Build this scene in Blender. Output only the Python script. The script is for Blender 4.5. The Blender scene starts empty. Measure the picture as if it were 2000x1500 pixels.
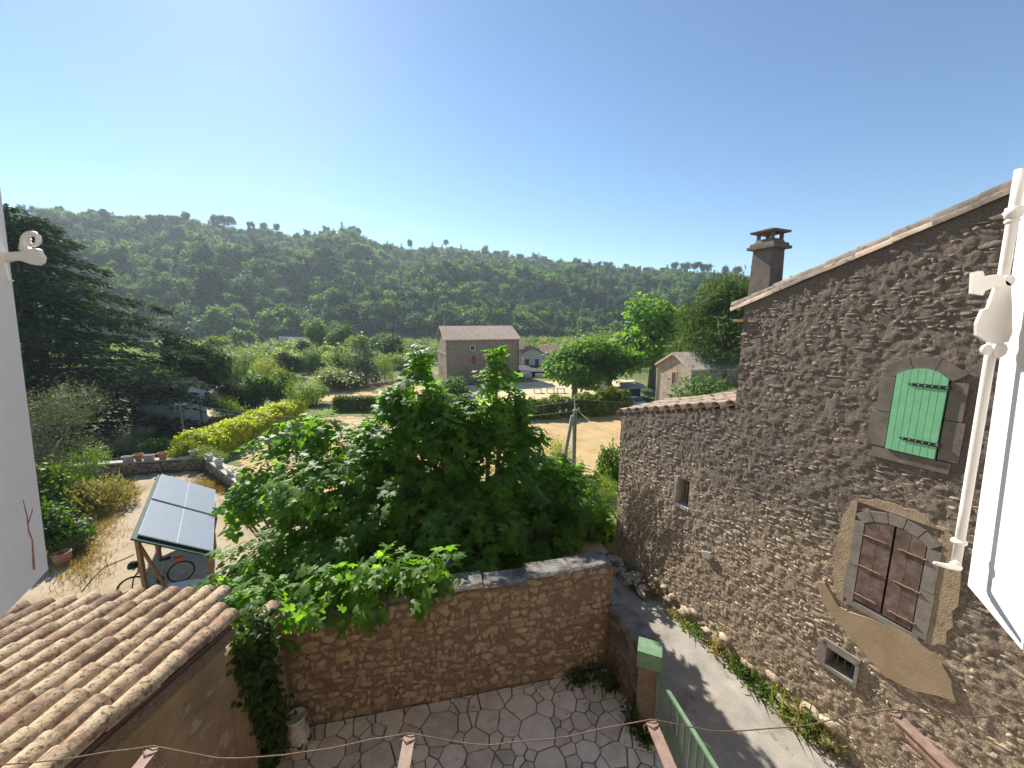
import bpy, math, random
import numpy as np
from mathutils import Vector, Matrix
random.seed(11); rng = np.random.default_rng(11)
R = math.radians
scene = bpy.context.scene
col = scene.collection

# ------------------------------------------------------------------ camera
F = 751.0; TH = R(9.2); CAMZ = 6.5
cd = bpy.data.cameras.new('camera'); cam = bpy.data.objects.new('camera', cd); col.objects.link(cam)
cam.location = (0, 0, CAMZ); cam.rotation_euler = (R(90) - TH, 0, 0)
cd.sensor_width = 36; cd.lens = 36 * F / 2000; cd.clip_start = .03; cd.clip_end = 6000
scene.camera = cam
HAZE = 0.00027
# ------------------------------------------------------------------ light
SUN_AZ, SUN_EL = R(-33.5), R(37)
w = bpy.data.worlds.new('World'); scene.world = w; w.use_nodes = True
nt = w.node_tree; bg = nt.nodes['Background']
sky = nt.nodes.new('ShaderNodeTexSky'); sky.sky_type = 'NISHITA'; sky.sun_disc = False
sky.sun_elevation = SUN_EL; sky.sun_rotation = SUN_AZ
sky.air_density = 0.9; sky.dust_density = 0.12; sky.ozone_density = 0.8; sky.altitude = 200
tn = nt.nodes.new('ShaderNodeMix'); tn.data_type = 'RGBA'; tn.blend_type = 'MULTIPLY'; tn.inputs[0].default_value = 1; tn.inputs[7].default_value = (.84, .98, 1.05, 1)
nt.links.new(sky.outputs[0], tn.inputs[6]); nt.links.new(tn.outputs[2], bg.inputs[0]); bg.inputs[1].default_value = 0.080
sl = bpy.data.lights.new('sun', 'SUN'); sun = bpy.data.objects.new('sun', sl); col.objects.link(sun)
sl.energy = 4.6; sl.angle = R(.5); sl.color = (1, .93, .82)
sd = Vector((math.sin(SUN_AZ) * math.cos(SUN_EL), math.cos(SUN_AZ) * math.cos(SUN_EL), math.sin(SUN_EL)))
sun.rotation_euler = sd.to_track_quat('Z', 'Y').to_euler(); sun.location = sd * 60
scene.view_settings.view_transform = 'Standard'; scene.view_settings.look = 'None'
scene.view_settings.exposure = 1.02; scene.view_settings.gamma = 1

# ------------------------------------------------------------------ pixel -> direction helpers
cT, sT = math.cos(TH), math.sin(TH)
def ray(px, py):
    x = (px - 1000) / F; u = (750 - py) / F
    return (x, cT + u * sT, u * cT - sT)
def onz(px, py, z):
    r = ray(px, py); t = (z - CAMZ) / r[2]
    return Vector((r[0] * t, r[1] * t, z))
def aty(px, py, y):
    r = ray(px, py); t = y / r[1]
    return Vector((r[0] * t, y, CAMZ + r[2] * t))
def axd(p):  # distance along the lens axis
    return p[1] * cT - (p[2] - CAMZ) * sT
def proj(p):
    d = axd(p); u = p[1] * sT + (p[2] - CAMZ) * cT
    return (1000 + F * p[0] / d, 750 - F * u / d)

# ------------------------------------------------------------------ object helpers
ORG = {}
def org(p): return ORG.get(p.name, Vector((0, 0, 0))) if p else Vector((0, 0, 0))
def tag(o, label=None, cat=None, group=None, kind=None):
    if label: o['label'] = label
    if cat: o['category'] = cat
    if group: o['group'] = group
    if kind: o['kind'] = kind
    return o
def thing(name, loc, label, cat, group=None):
    o = bpy.data.objects.new(name, None); col.objects.link(o); o.location = loc
    o.empty_display_size = .2; ORG[o.name] = Vector(loc)
    return tag(o, label, cat, group)
def link_mesh(name, me, parent=None, loc=None, rot=None, scale=None):
    o = bpy.data.objects.new(name, me); col.objects.link(o)
    if parent: o.parent = parent
    if loc is not None:
        o.location = Vector(loc) - org(parent)
    if rot is not None: o.rotation_euler = rot
    if scale is not None: o.scale = scale
    ORG[o.name] = org(parent)
    return o
def mesh_np(name, V, Fc, mat=None, smooth=False):
    """V (n,3); Fc (m,k) all faces with k corners"""
    me = bpy.data.meshes.new(name); V = np.asarray(V, np.float32); Fc = np.asarray(Fc, np.int32)
    me.vertices.add(len(V)); me.vertices.foreach_set('co', V.ravel())
    m, k = Fc.shape
    me.loops.add(m * k); me.loops.foreach_set('vertex_index', Fc.ravel())
    me.polygons.add(m); me.polygons.foreach_set('loop_start', np.arange(0, m * k, k, dtype=np.int32))
    try: me.polygons.foreach_set('loop_total', np.full(m, k, np.int32))
    except Exception: pass
    if smooth: me.polygons.foreach_set('use_smooth', np.ones(m, bool))
    me.update(calc_edges=True); me.validate()
    if mat: me.materials.append(mat)
    return me
class MB:
    def __init__(s): s.v = []; s.f = []
    def add(s, vs, fs):
        n = len(s.v); s.v += [tuple(v) for v in vs]; s.f += [tuple(i + n for i in f) for f in fs]; return s
    def hexa(s, p):  # 8 corners: bottom 4 ccw, top 4 ccw
        return s.add(p, [(0, 3, 2, 1), (4, 5, 6, 7), (0, 1, 5, 4), (1, 2, 6, 5), (2, 3, 7, 6), (3, 0, 4, 7)])
    def box(s, c, d, rz=0, rx=0, ry=0):
        M = Matrix.Rotation(rz, 3, 'Z') @ Matrix.Rotation(ry, 3, 'Y') @ Matrix.Rotation(rx, 3, 'X')
        h = [x / 2 for x in d]; c = Vector(c)
        return s.hexa([c + M @ Vector((a * h[0], b * h[1], e * h[2])) for e in (-1, 1) for a, b in ((-1, -1), (1, -1), (1, 1), (-1, 1))])
    def bar(s, a, b, wd, th, up=(0, 0, 1)):
        a = Vector(a); b = Vector(b); t = (b - a).normalized(); u = Vector(up)
        x = t.cross(u)
        if x.length < 1e-4: x = t.cross(Vector((1, 0, 0)))
        x.normalize(); u = x.cross(t).normalized(); x *= wd / 2; u *= th / 2
        return s.hexa([a - x - u, a + x - u, b + x - u, b - x - u, a - x + u, a + x + u, b + x + u, b - x + u])
    def tube(s, pts, rad, seg=8, cap=True):
        pts = [Vector(p) for p in pts]; n = len(pts)
        if not hasattr(rad, '__len__'): rad = [rad] * n
        b = len(s.v); t0 = None
        for i in range(n):
            t = (pts[min(i + 1, n - 1)] - pts[max(i - 1, 0)]).normalized()
            if t0 is None:
                x = t.orthogonal().normalized()
            else:
                x = (x - t * x.dot(t));
                x = x.normalized() if x.length > 1e-5 else t.orthogonal().normalized()
            t0 = t; y = t.cross(x)
            for k in range(seg):
                a = 2 * math.pi * k / seg
                s.v.append(tuple(pts[i] + (x * math.cos(a) + y * math.sin(a)) * rad[i]))
        for i in range(n - 1):
            for k in range(seg):
                k2 = (k + 1) % seg
                s.f.append((b + i * seg + k, b + i * seg + k2, b + (i + 1) * seg + k2, b + (i + 1) * seg + k))
        if cap:
            s.f.append(tuple(b + k for k in range(seg))[::-1]); s.f.append(tuple(b + (n - 1) * seg + k for k in range(seg)))
        return s
    def lathe(s, c, prof, seg=16, axis=None):
        c = Vector(c); M = Matrix.Identity(3) if axis is None else Vector(axis).to_track_quat('Z', 'Y').to_matrix()
        b = len(s.v)
        for r, z in prof:
            for k in range(seg):
                a = 2 * math.pi * k / seg
                s.v.append(tuple(c + M @ Vector((r * math.cos(a), r * math.sin(a), z))))
        for i in range(len(prof) - 1):
            for k in range(seg):
                k2 = (k + 1) % seg
                s.f.append((b + i * seg + k, b + i * seg + k2, b + (i + 1) * seg + k2, b + (i + 1) * seg + k))
        s.f.append(tuple(b + k for k in range(seg))[::-1]); s.f.append(tuple(b + (len(prof) - 1) * seg + k for k in range(seg)))
        return s
    def prism(s, poly, ext):
        """poly list of 3D points (planar), ext = extrusion vector"""
        n = len(poly); e = Vector(ext); p = [Vector(q) for q in poly]
        return s.add(p + [q + e for q in p], [tuple(range(n))[::-1], tuple(range(n, 2 * n))] + [(i, (i + 1) % n, n + (i + 1) % n, n + i) for i in range(n)])
    def build(s, name, mat, parent=None, smooth=False):
        me = bpy.data.meshes.new(name); o_ = org(parent)
        me.from_pydata([(v[0] - o_.x, v[1] - o_.y, v[2] - o_.z) for v in s.v], [], s.f)
        if mat: me.materials.append(mat)
        if smooth:
            for p in me.polygons: p.use_smooth = True
        me.update()
        return link_mesh(name, me, parent)

# ------------------------------------------------------------------ materials
def ramp(nt, fac, stops):
    r = nt.nodes.new('ShaderNodeValToRGB'); e = r.color_ramp.elements
    while len(e) < len(stops): e.new(.5)
    for i, (p, c) in enumerate(stops): e[i].position = p; e[i].color = (*c, 1)
    nt.links.new(fac, r.inputs[0]); return r.outputs[0]
def noise(nt, scale, detail=4, rough=.6, vec=None, out=0):
    n = nt.nodes.new('ShaderNodeTexNoise'); n.inputs['Scale'].default_value = scale
    n.inputs['Detail'].default_value = detail; n.inputs['Roughness'].default_value = rough
    if vec is not None: nt.links.new(vec, n.inputs['Vector'])
    return n.outputs[out]
def mixc(nt, fac, a, b, mode='MIX'):
    m = nt.nodes.new('ShaderNodeMix'); m.data_type = 'RGBA'; m.blend_type = mode
    for sock, v in ((m.inputs[0], fac), (m.inputs[6], a), (m.inputs[7], b)):
        if hasattr(v, 'is_linked'): nt.links.new(v, sock)
        elif isinstance(v, tuple): sock.default_value = (*v, 1)
        else: sock.default_value = v
    return m.outputs[2]
def mathn(nt, op, a, b=0.0):
    m = nt.nodes.new('ShaderNodeMath'); m.operation = op
    for i, v in enumerate((a, b)):
        if hasattr(v, 'is_linked'): nt.links.new(v, m.inputs[i])
        else: m.inputs[i].default_value = v
    return m.outputs[0]
def newmat(name):
    m = bpy.data.materials.new(name); m.use_nodes = True; nt = m.node_tree
    return m, nt, nt.nodes['Principled BSDF']
def wpos(nt):
    return nt.nodes.new('ShaderNodeNewGeometry').outputs['Position']
def bump(nt, b, h, strength=.5, dist=.02):
    n = nt.nodes.new('ShaderNodeBump'); n.inputs['Strength'].default_value = strength; n.inputs['Distance'].default_value = dist
    nt.links.new(h, n.inputs['Height']); nt.links.new(n.outputs[0], b.inputs['Normal'])
def pmat(name, stops, scale=3, rough=.85, bs=None, bd=.01, bstr=.6, detail=6, metal=0, speck=None, spec=.3, objrand=0):
    """ramp over world-space noise, optional bump and speckle (scale, colour, threshold)"""
    m, nt, b = newmat(name); p = wpos(nt)
    f = noise(nt, scale, detail, .62, p)
    if objrand:
        oi = nt.nodes.new('ShaderNodeObjectInfo')
        f = mathn(nt, 'ADD', f, mathn(nt, 'MULTIPLY', mathn(nt, 'SUBTRACT', oi.outputs['Random'], .5), objrand))
    c = ramp(nt, f, stops)
    if speck:
        s = noise(nt, speck[0], 5, .7, p)
        c = mixc(nt, ramp(nt, s, [(speck[2], (0, 0, 0)), (speck[2] + .08, (1, 1, 1))]), c, speck[1])
    nt.links.new(c, b.inputs['Base Color']); b.inputs['Roughness'].default_value = rough; b.inputs['Metallic'].default_value = metal
    b.inputs['Specular IOR Level'].default_value = spec
    if bs: bump(nt, b, noise(nt, bs, 6, .65, p), bstr, bd)
    return m
def leafmat(name, dark, mid, light, trans=.35, rough=.45, scale=1.5, tint=1.35, spec=.2, objrand=.25):
    m, nt, b = newmat(name); p = wpos(nt)
    oi = nt.nodes.new('ShaderNodeObjectInfo')
    f = mathn(nt, 'ADD', noise(nt, scale, 5, .7, p), mathn(nt, 'MULTIPLY', mathn(nt, 'SUBTRACT', oi.outputs['Random'], .5), objrand))
    c = ramp(nt, f, [(.32, dark), (.5, mid), (.7, light)])
    nt.links.new(c, b.inputs['Base Color']); b.inputs['Roughness'].default_value = rough
    b.inputs['Specular IOR Level'].default_value = spec
    t = nt.nodes.new('ShaderNodeBsdfTranslucent')
    nt.links.new(mixc(nt, 1.0, c, (tint * 1.15, tint * 1.25, tint * .45), 'MULTIPLY'), t.inputs['Color'])
    mx = nt.nodes.new('ShaderNodeMixShader'); mx.inputs[0].default_value = trans
    nt.links.new(b.outputs[0], mx.inputs[1]); nt.links.new(t.outputs[0], mx.inputs[2])
    nt.links.new(mx.outputs[0], nt.nodes['Material Output'].inputs['Surface'])
    return m
def stonemat(name, palette, cell=9, lichen=None, zgrad=None, rough=.92, bs=40, bd=.012):
    """per-stone colour from world-space cells"""
    m, nt, b = newmat(name); p = wpos(nt)
    v = nt.nodes.new('ShaderNodeTexVoronoi'); v.inputs['Scale'].default_value = cell; nt.links.new(p, v.inputs['Vector'])
    sp = nt.nodes.new('ShaderNodeSeparateColor'); nt.links.new(v.outputs['Color'], sp.inputs[0])
    f = mathn(nt, 'ADD', mathn(nt, 'MULTIPLY', sp.outputs[0], .55), mathn(nt, 'MULTIPLY', noise(nt, 14, 6, .7, p), .45))
    n = len(palette)
    c = ramp(nt, f, [(.18 + .62 * i / (n - 1), q) for i, q in enumerate(palette)])
    if zgrad:  # old grey crust on the upper masonry, with its own ragged outline
        z0, z1, colr = zgrad
        sx = nt.nodes.new('ShaderNodeSeparateXYZ'); nt.links.new(p, sx.inputs[0])
        g = mathn(nt, 'DIVIDE', mathn(nt, 'SUBTRACT', sx.outputs[2], z0), z1 - z0)
        g = mathn(nt, 'ADD', g, mathn(nt, 'MULTIPLY', mathn(nt, 'SUBTRACT', noise(nt, .8, 6, .7, p), .5), 2.2))
        g = mathn(nt, 'ADD', g, mathn(nt, 'MULTIPLY', mathn(nt, 'SUBTRACT', noise(nt, 18, 4, .7, p), .5), 1.3))
        c = mixc(nt, ramp(nt, g, [(.25, (0, 0, 0)), (.75, (.9, .9, .9))]), c, colr)
    c = mixc(nt, 1.0, c, ramp(nt, noise(nt, 75, 5, .75, p), [(.30, (.45, .45, .45)), (.5, (1, 1, 1)), (.68, (1.45, 1.4, 1.32))]), 'MULTIPLY')
    if lichen:
        c = mixc(nt, ramp(nt, noise(nt, 6, 6, .75, p), [(.56, (0, 0, 0)), (.66, (.8, .8, .8))]), c, lichen)
    nt.links.new(c, b.inputs['Base Color']); b.inputs['Roughness'].default_value = rough; b.inputs['Specular IOR Level'].default_value = .2
    bump(nt, b, noise(nt, bs, 6, .7, p), .8, bd)
    return m

M = {}
M['house_stone'] = stonemat('house_stone', [(.20, .16, .125), (.33, .265, .20), (.47, .375, .27), (.58, .485, .365), (.40, .325, .255)], 13, None, (2.2, 4.8, (.22, .188, .163)))
M['house_mortar'] = stonemat('house_mortar', [(.27, .215, .16), (.42, .335, .24), (.52, .415, .29)], 30, None, (2.0, 4.6, (.215, .18, .155)), bs=22, bd=.09)
M['wall_stone'] = stonemat('wall_stone', [(.20, .155, .12), (.33, .255, .19), (.47, .375, .285), (.29, .215, .165), (.41, .335, .265)], 7, (.17, .135, .105))
M['wall_mortar'] = stonemat('wall_mortar', [(.19, .145, .11), (.31, .235, .175), (.25, .19, .14)], 20, bs=30, bd=.07)
M['dark_stone'] = stonemat('dark_stone', [(.10, .08, .065), (.17, .135, .105), (.24, .19, .15)], 8, (.055, .06, .04))
M['coping'] = pmat('coping', [(.32, (.085, .078, .07)), (.48, (.18, .168, .152)), (.62, (.30, .285, .265)), (.75, (.36, .345, .32))], 4, .95, 22, .05, .9)
M['render_tan'] = pmat('render_tan', [(.3, (.34, .245, .15)), (.6, (.43, .32, .205)), (.8, (.38, .28, .18))], 4, .95, 60, .006)
M['render_earth'] = pmat('render_earth', [(.3, (.24, .165, .105)), (.5, (.34, .25, .155)), (.7, (.44, .34, .20))], 2.2, .95, 35, .03)
M['rough_tan'] = pmat('rough_tan', [(.3, (.30, .22, .14)), (.5, (.42, .32, .21)), (.7, (.5, .40, .27))], 9, .95, 45, .03, .9)
M['ashlar'] = pmat('ashlar', [(.3, (.20, .175, .145)), (.6, (.30, .265, .225)), (.8, (.34, .29, .24))], 6, .9, 50, .006)
M['ashlar_dark'] = pmat('ashlar_dark', [(.3, (.14, .12, .10)), (.6, (.22, .19, .163)), (.8, (.28, .235, .19))], 6, .9, 50, .008)
M['tile'] = pmat('tile', [(.26, (.20, .135, .095)), (.40, (.40, .28, .185)), (.53, (.53, .415, .28)), (.64, (.46, .37, .24)), (.76, (.36, .225, .155))], 7, .94, 40, .012, .9, speck=(22, (.17, .125, .085), .52), objrand=.42)
M['tile_old'] = pmat('tile_old', [(.3, (.14, .115, .095)), (.5, (.25, .205, .17)), (.7, (.34, .265, .205))], 5, .92, 45, .008, speck=(14, (.12, .11, .10), .53), objrand=.3)
M['tile_pale'] = pmat('tile_pale', [(.3, (.36, .27, .20)), (.5, (.52, .42, .33)), (.7, (.46, .34, .26))], 6, .92, 40, .008, objrand=.35)
M['deck'] = pmat('deck', [(.4, (.10, .075, .06)), (.7, (.16, .12, .10))], 6)
M['flag'] = pmat('flag', [(.25, (.46, .41, .355)), (.5, (.63, .565, .495)), (.75, (.73, .665, .59))], 4, .85, 50, .004, speck=(7, (.34, .27, .215), .60), objrand=.38)
M['flag_joint'] = pmat('flag_joint', [(.35, (.15, .13, .11)), (.65, (.27, .235, .195))], 12, .95, 60, .01)
M['road'] = pmat('road', [(.3, (.22, .20, .178)), (.45, (.32, .295, .265)), (.55, (.37, .34, .305)), (.72, (.46, .425, .38))], 1.6, .94, 60, .012, .9, detail=10, speck=(2.2, (.23, .19, .15), .585))
M['gravel'] = pmat('gravel', [(.3, (.30, .22, .135)), (.5, (.42, .33, .22)), (.7, (.46, .39, .29))], .9, .95, 30, .03, speck=(6, (.36, .25, .12), .55))
M['field'] = pmat('field', [(.25, (.34, .23, .10)), (.45, (.50, .345, .16)), (.58, (.54, .38, .19)), (.75, (.60, .45, .25))], .7, .95, 5, .12, .9, detail=10, speck=(3.5, (.33, .22, .10), .575))
M['square'] = pmat('square', [(.3, (.54, .42, .26)), (.6, (.62, .50, .32)), (.8, (.48, .42, .34))], .4, .95, 15, .02)
M['ground'] = pmat('ground', [(.3, (.06, .085, .025)), (.48, (.12, .145, .045)), (.62, (.22, .20, .08)), (.8, (.30, .25, .12))], .09, .95, 2, .15)
M['white_paint'] = pmat('white_paint', [(.3, (.72, .70, .685)), (.6, (.80, .785, .77)), (.8, (.74, .715, .69))], 5, .55, 25, .003, speck=(34, (.42, .34, .28), .70))
M['cream_iron'] = pmat('cream_iron', [(.35, (.74, .69, .63)), (.65, (.80, .76, .71))], 40, .45, 90, .001, speck=(60, (.30, .12, .05), .68))
M['rust'] = pmat('rust', [(.4, (.20, .13, .10)), (.6, (.34, .22, .16))], 60, .9)
M['pink_iron'] = pmat('pink_iron', [(.35, (.22, .145, .115)), (.6, (.30, .205, .165))], 25, .6, 60, .002, speck=(35, (.62, .52, .44), .64))
M['wire'] = pmat('wire', [(.4, (.13, .085, .065)), (.6, (.21, .14, .105))], 60, .7)
M['black_iron'] = pmat('black_iron', [(.4, (.018, .022, .02)), (.6, (.04, .045, .04))], 20, .5)
M['bolt'] = pmat('bolt', [(.4, (.5, .5, .5)), (.6, (.65, .65, .65))], 20, .35, metal=.6)
M['green_paint'] = pmat('green_paint', [(.3, (.20, .53, .28)), (.5, (.23, .58, .32)), (.72, (.28, .62, .36))], 9, .6, 40, .0015)
M['brown_wood'] = pmat('brown_wood', [(.3, (.105, .07, .055)), (.5, (.18, .128, .102)), (.72, (.29, .22, .185))], 9, .8, 30, .004)
M['rust_strap'] = pmat('rust_strap', [(.4, (.20, .10, .065)), (.6, (.32, .19, .13))], 40, .85, 80, .003)
M['gate_green'] = pmat('gate_green', [(.35, (.13, .22, .13)), (.65, (.19, .30, .18))], 8, .6, 30, .002)
M['dark_void'] = pmat('dark_void', [(.4, (.012, .011, .01)), (.6, (.03, .026, .022))], 5)
M['glass'] = pmat('glass', [(.4, (.02, .03, .028)), (.6, (.04, .05, .05))], 5, .08, spec=.6)
M['solar'] = pmat('solar', [(.4, (.21, .24, .28)), (.6, (.25, .28, .32))], 30, .36, spec=.9)  # cell colour lightened to stand for the bright sky reflected in the panels
M['solar_edge'] = pmat('solar_edge', [(.4, (.5, .52, .55)), (.6, (.62, .63, .65))], 5, .4)
M['timber'] = pmat('timber', [(.35, (.20, .12, .07)), (.65, (.30, .19, .11))], 8, .8, 30, .004)
M['timber_grey'] = pmat('timber_grey', [(.35, (.16, .14, .12)), (.65, (.27, .24, .21))], 8, .85, 30, .006)
M['tarp_green'] = pmat('tarp_green', [(.4, (.025, .06, .045)), (.6, (.05, .09, .07))], 4, .6)
M['terracotta'] = pmat('terracotta', [(.3, (.36, .17, .10)), (.6, (.47, .25, .16)), (.8, (.5, .33, .24))], 9, .9, 40, .004)
M['cement'] = pmat('cement', [(.3, (.36, .335, .30)), (.6, (.48, .45, .41)), (.8, (.54, .51, .46))], 8, .9, 40, .006)
M['concrete_pole'] = pmat('concrete_pole', [(.3, (.22, .21, .20)), (.7, (.34, .33, .31))], 6, .9, 30, .004)
M['porcelain'] = pmat('porcelain', [(.4, (.42, .42, .42)), (.6, (.6, .6, .6))], 6, .3)
M['white_pot'] = pmat('white_pot', [(.35, (.36, .33, .31)), (.6, (.60, .57, .54))], 14, .85, 40, .004)
M['tyre'] = pmat('tyre', [(.4, (.015, .015, .015)), (.6, (.03, .03, .03))], 20, .8)
M['bike_grey'] = pmat('bike_grey', [(.4, (.30, .31, .32)), (.6, (.38, .39, .40))], 5, .35, metal=.3)
M['orange'] = pmat('orange', [(.4, (.65, .12, .03)), (.6, (.75, .18, .05))], 5, .5)
M['lime'] = pmat('lime', [(.4, (.25, .5, .05)), (.6, (.3, .6, .08))], 5, .5)
M['car_white'] = pmat('car_white', [(.4, (.74, .74, .74)), (.6, (.8, .8, .8))], 2, .2, spec=.6)
M['far_stone'] = stonemat('far_stone', [(.20, .15, .11), (.27, .21, .15), (.34, .27, .20), (.25, .19, .145)], 4, bs=8, bd=.06)
M['far_stone_light'] = stonemat('far_stone_light', [(.26, .215, .165), (.37, .31, .24), (.45, .38, .30), (.33, .28, .22)], 3, bs=8, bd=.05)
M['lime_white'] = pmat('lime_white', [(.3, (.62, .60, .56)), (.7, (.74, .72, .68))], 1.5, .9, 20, .005)
M['shutter_red'] = pmat('shutter_red', [(.4, (.28, .05, .045)), (.6, (.34, .075, .06))], 4, .6)
M['shutter_brown'] = pmat('shutter_brown', [(.4, (.10, .045, .03)), (.6, (.15, .075, .05))], 4, .6)
M['awning'] = pmat('awning', [(.4, (.42, .43, .36)), (.6, (.58, .58, .50))], 1.2, .8)
M['awning_dark'] = pmat('awning_dark', [(.4, (.05, .05, .05)), (.6, (.09, .085, .08))], 1.2, .8)
M['far_tile'] = pmat('far_tile', [(.3, (.20, .145, .11)), (.45, (.38, .29, .23)), (.6, (.55, .45, .37)), (.75, (.30, .20, .155))], 3.5, .92, 10, .03, speck=(5, (.62, .54, .46), .57))
M['far_tile_red'] = pmat('far_tile_red', [(.3, (.20, .125, .10)), (.5, (.33, .215, .17)), (.7, (.27, .17, .135))], 3, .92, 10, .03)
M['bark'] = pmat('bark', [(.3, (.10, .08, .06)), (.6, (.19, .155, .12)), (.8, (.25, .21, .17))], 5, .95, 12, .04)
M['fig_bark'] = pmat('fig_bark', [(.3, (.20, .18, .15)), (.6, (.30, .275, .24))], 8, .9, 25, .01)
M['fig_leaf'] = leafmat('fig_leaf', (.06, .13, .02), (.125, .225, .03), (.21, .32, .048), .52, .5, 2.8, 2.4, .3)
M['mulberry_leaf'] = leafmat('mulberry_leaf', (.06, .14, .02), (.10, .21, .03), (.16, .28, .04), .45, .5, 2, 2.0, .3)
M['ivy'] = leafmat('ivy', (.03, .06, .02), (.05, .095, .026), (.085, .14, .04), .3, .5, 3, 1.4)
M['broad'] = leafmat('broad', (.05, .10, .02), (.085, .155, .03), (.14, .21, .045), .38, .55, .6, 1.7)
M['plane_leaf'] = leafmat('plane_leaf', (.07, .15, .022), (.11, .21, .03), (.17, .28, .045), .42, .5, .5, 1.8)
M['dark_leaf'] = leafmat('dark_leaf', (.016, .036, .015), (.028, .055, .02), (.055, .09, .032), .28, .85, .5, 1.5, .1)
M['light_leaf'] = leafmat('light_leaf', (.10, .17, .02), (.17, .25, .03), (.25, .32, .045), .40, .5, .8, 1.5)
M['hedge_gold'] = leafmat('hedge_gold', (.27, .31, .015), (.46, .48, .02), (.64, .62, .03), .48, .5, 1.2, 1.4)
M['hedge_mix'] = leafmat('hedge_mix', (.10, .15, .018), (.24, .28, .022), (.46, .46, .03), .42, .5, 1.0, 1.4)
M['hedge_green'] = leafmat('hedge_green', (.07, .12, .018), (.15, .20, .022), (.28, .30, .03), .35, .5, 1.2, 1.5)
M['olive_leaf'] = leafmat('olive_leaf', (.06, .085, .05), (.10, .13, .075), (.16, .19, .12), .22, .55, 1.2, 1.3)
M['cedar_leaf'] = leafmat('cedar_leaf', (.022, .045, .028), (.038, .068, .04), (.065, .10, .052), .22, .9, .5, 1.3, .08)
M['pine_leaf'] = leafmat('pine_leaf', (.07, .115, .035), (.115, .17, .048), (.18, .235, .07), .28, .6, .6, 1.5)
M['blue_leaf'] = leafmat('blue_leaf', (.035, .06, .045), (.055, .085, .065), (.08, .11, .085), .18, .6, .8, 1.2)
M['dry_leaf'] = leafmat('dry_leaf', (.17, .15, .05), (.27, .23, .08), (.36, .30, .12), .35, .7, 1.4, 1.2)
M['dry_grass'] = leafmat('dry_grass', (.28, .19, .08), (.40, .28, .12), (.50, .37, .18), .3, .8, 1.4, 1.0)
M['forest_leaf'] = leafmat('forest_leaf', (.02, .055, .022), (.055, .12, .034), (.12, .195, .045), .38, .65, .02, 1.9, .15, objrand=.85)
M['scrub_leaf'] = leafmat('scrub_leaf', (.10, .16, .03), (.18, .24, .05), (.28, .31, .08), .42, .6, .04, 1.5, .3, objrand=.5)
# ------------------------------------------------------------------ instanced-geometry helpers (numpy)
def unit(a): return a / np.maximum(np.linalg.norm(a, axis=-1, keepdims=True), 1e-9)
def frames(nrm, tan):
    n = unit(nrm); t = unit(tan - n * np.sum(tan * n, -1, keepdims=True)); b = np.cross(n, t)
    return np.stack([b, t, n], -1)       # columns: x=b, y=t(leaf axis), z=n
def scatter(tv, tf, pos, Rm, sc):
    tv = np.asarray(tv, float); tf = np.asarray(tf, int); N = len(pos)
    sc = np.asarray(sc, float)
    if sc.ndim == 1: sc = sc[:, None]
    V = np.einsum('nij,nkj->nki', Rm, tv[None] * sc[:, None, :]) + pos[:, None, :]
    Fc = tf[None] + (np.arange(N) * len(tv))[:, None, None]
    return V.reshape(-1, 3), Fc.reshape(-1, tf.shape[1])
# leaf templates: y along the leaf, tip at +y
def palm_leaf():
    half = [(.10, -.02), (.30, .02), (.44, .24), (.30, .34), (.20, .42), (.46, .62), (.40, .74), (.20, .66), (.13, .70), (.14, .90), (0, 1.08)]
    pts = [(0, .05)] + half + [(-x, y) for x, y in half[-2::-1]]
    v = [(0, .42, .02)] + [(x, y, -.35 * abs(x) ** 1.5 - .22 * max(y - .3, 0) ** 2 + .03 * math.sin(9 * y)) for x, y in pts]
    n = len(pts)
    return v, [(0, 1 + i, 1 + (i + 1) % n) for i in range(n)]
def heart_leaf():
    half = [(.24, -.06), (.42, .18), (.36, .5), (.18, .8), (0, 1.05)]
    pts = [(0, .04)] + half + [(-x, y) for x, y in half[-2::-1]]
    v = [(0, .4, .03)] + [(x, y, -.3 * abs(x) - .2 * max(y - .3, 0) ** 2) for x, y in pts]
    n = len(pts)
    return v, [(0, 1 + i, 1 + (i + 1) % n) for i in range(n)]
def lance_leaf(wd=.16):
    v = [(0, 0, 0), (wd, .45, -.03), (0, 1, -.1), (-wd, .45, -.03)]
    return v, [(0, 1, 2), (0, 2, 3)]
DIAMOND = ([(0, -.5, 0), (.42, .05, -.08), (0, .6, -.05), (-.42, .05, -.08)], [(0, 1, 2), (0, 2, 3)])
BLADE = ([(-.05, 0, 0), (.05, 0, 0), (0, 1, 0)], [(0, 1, 2)])
PALM, HEART, LANCE, NEEDLE = palm_leaf(), heart_leaf(), lance_leaf(), lance_leaf(.07)
def rdir(n):
    a = rng.normal(size=(n, 3)); return unit(a)
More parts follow.
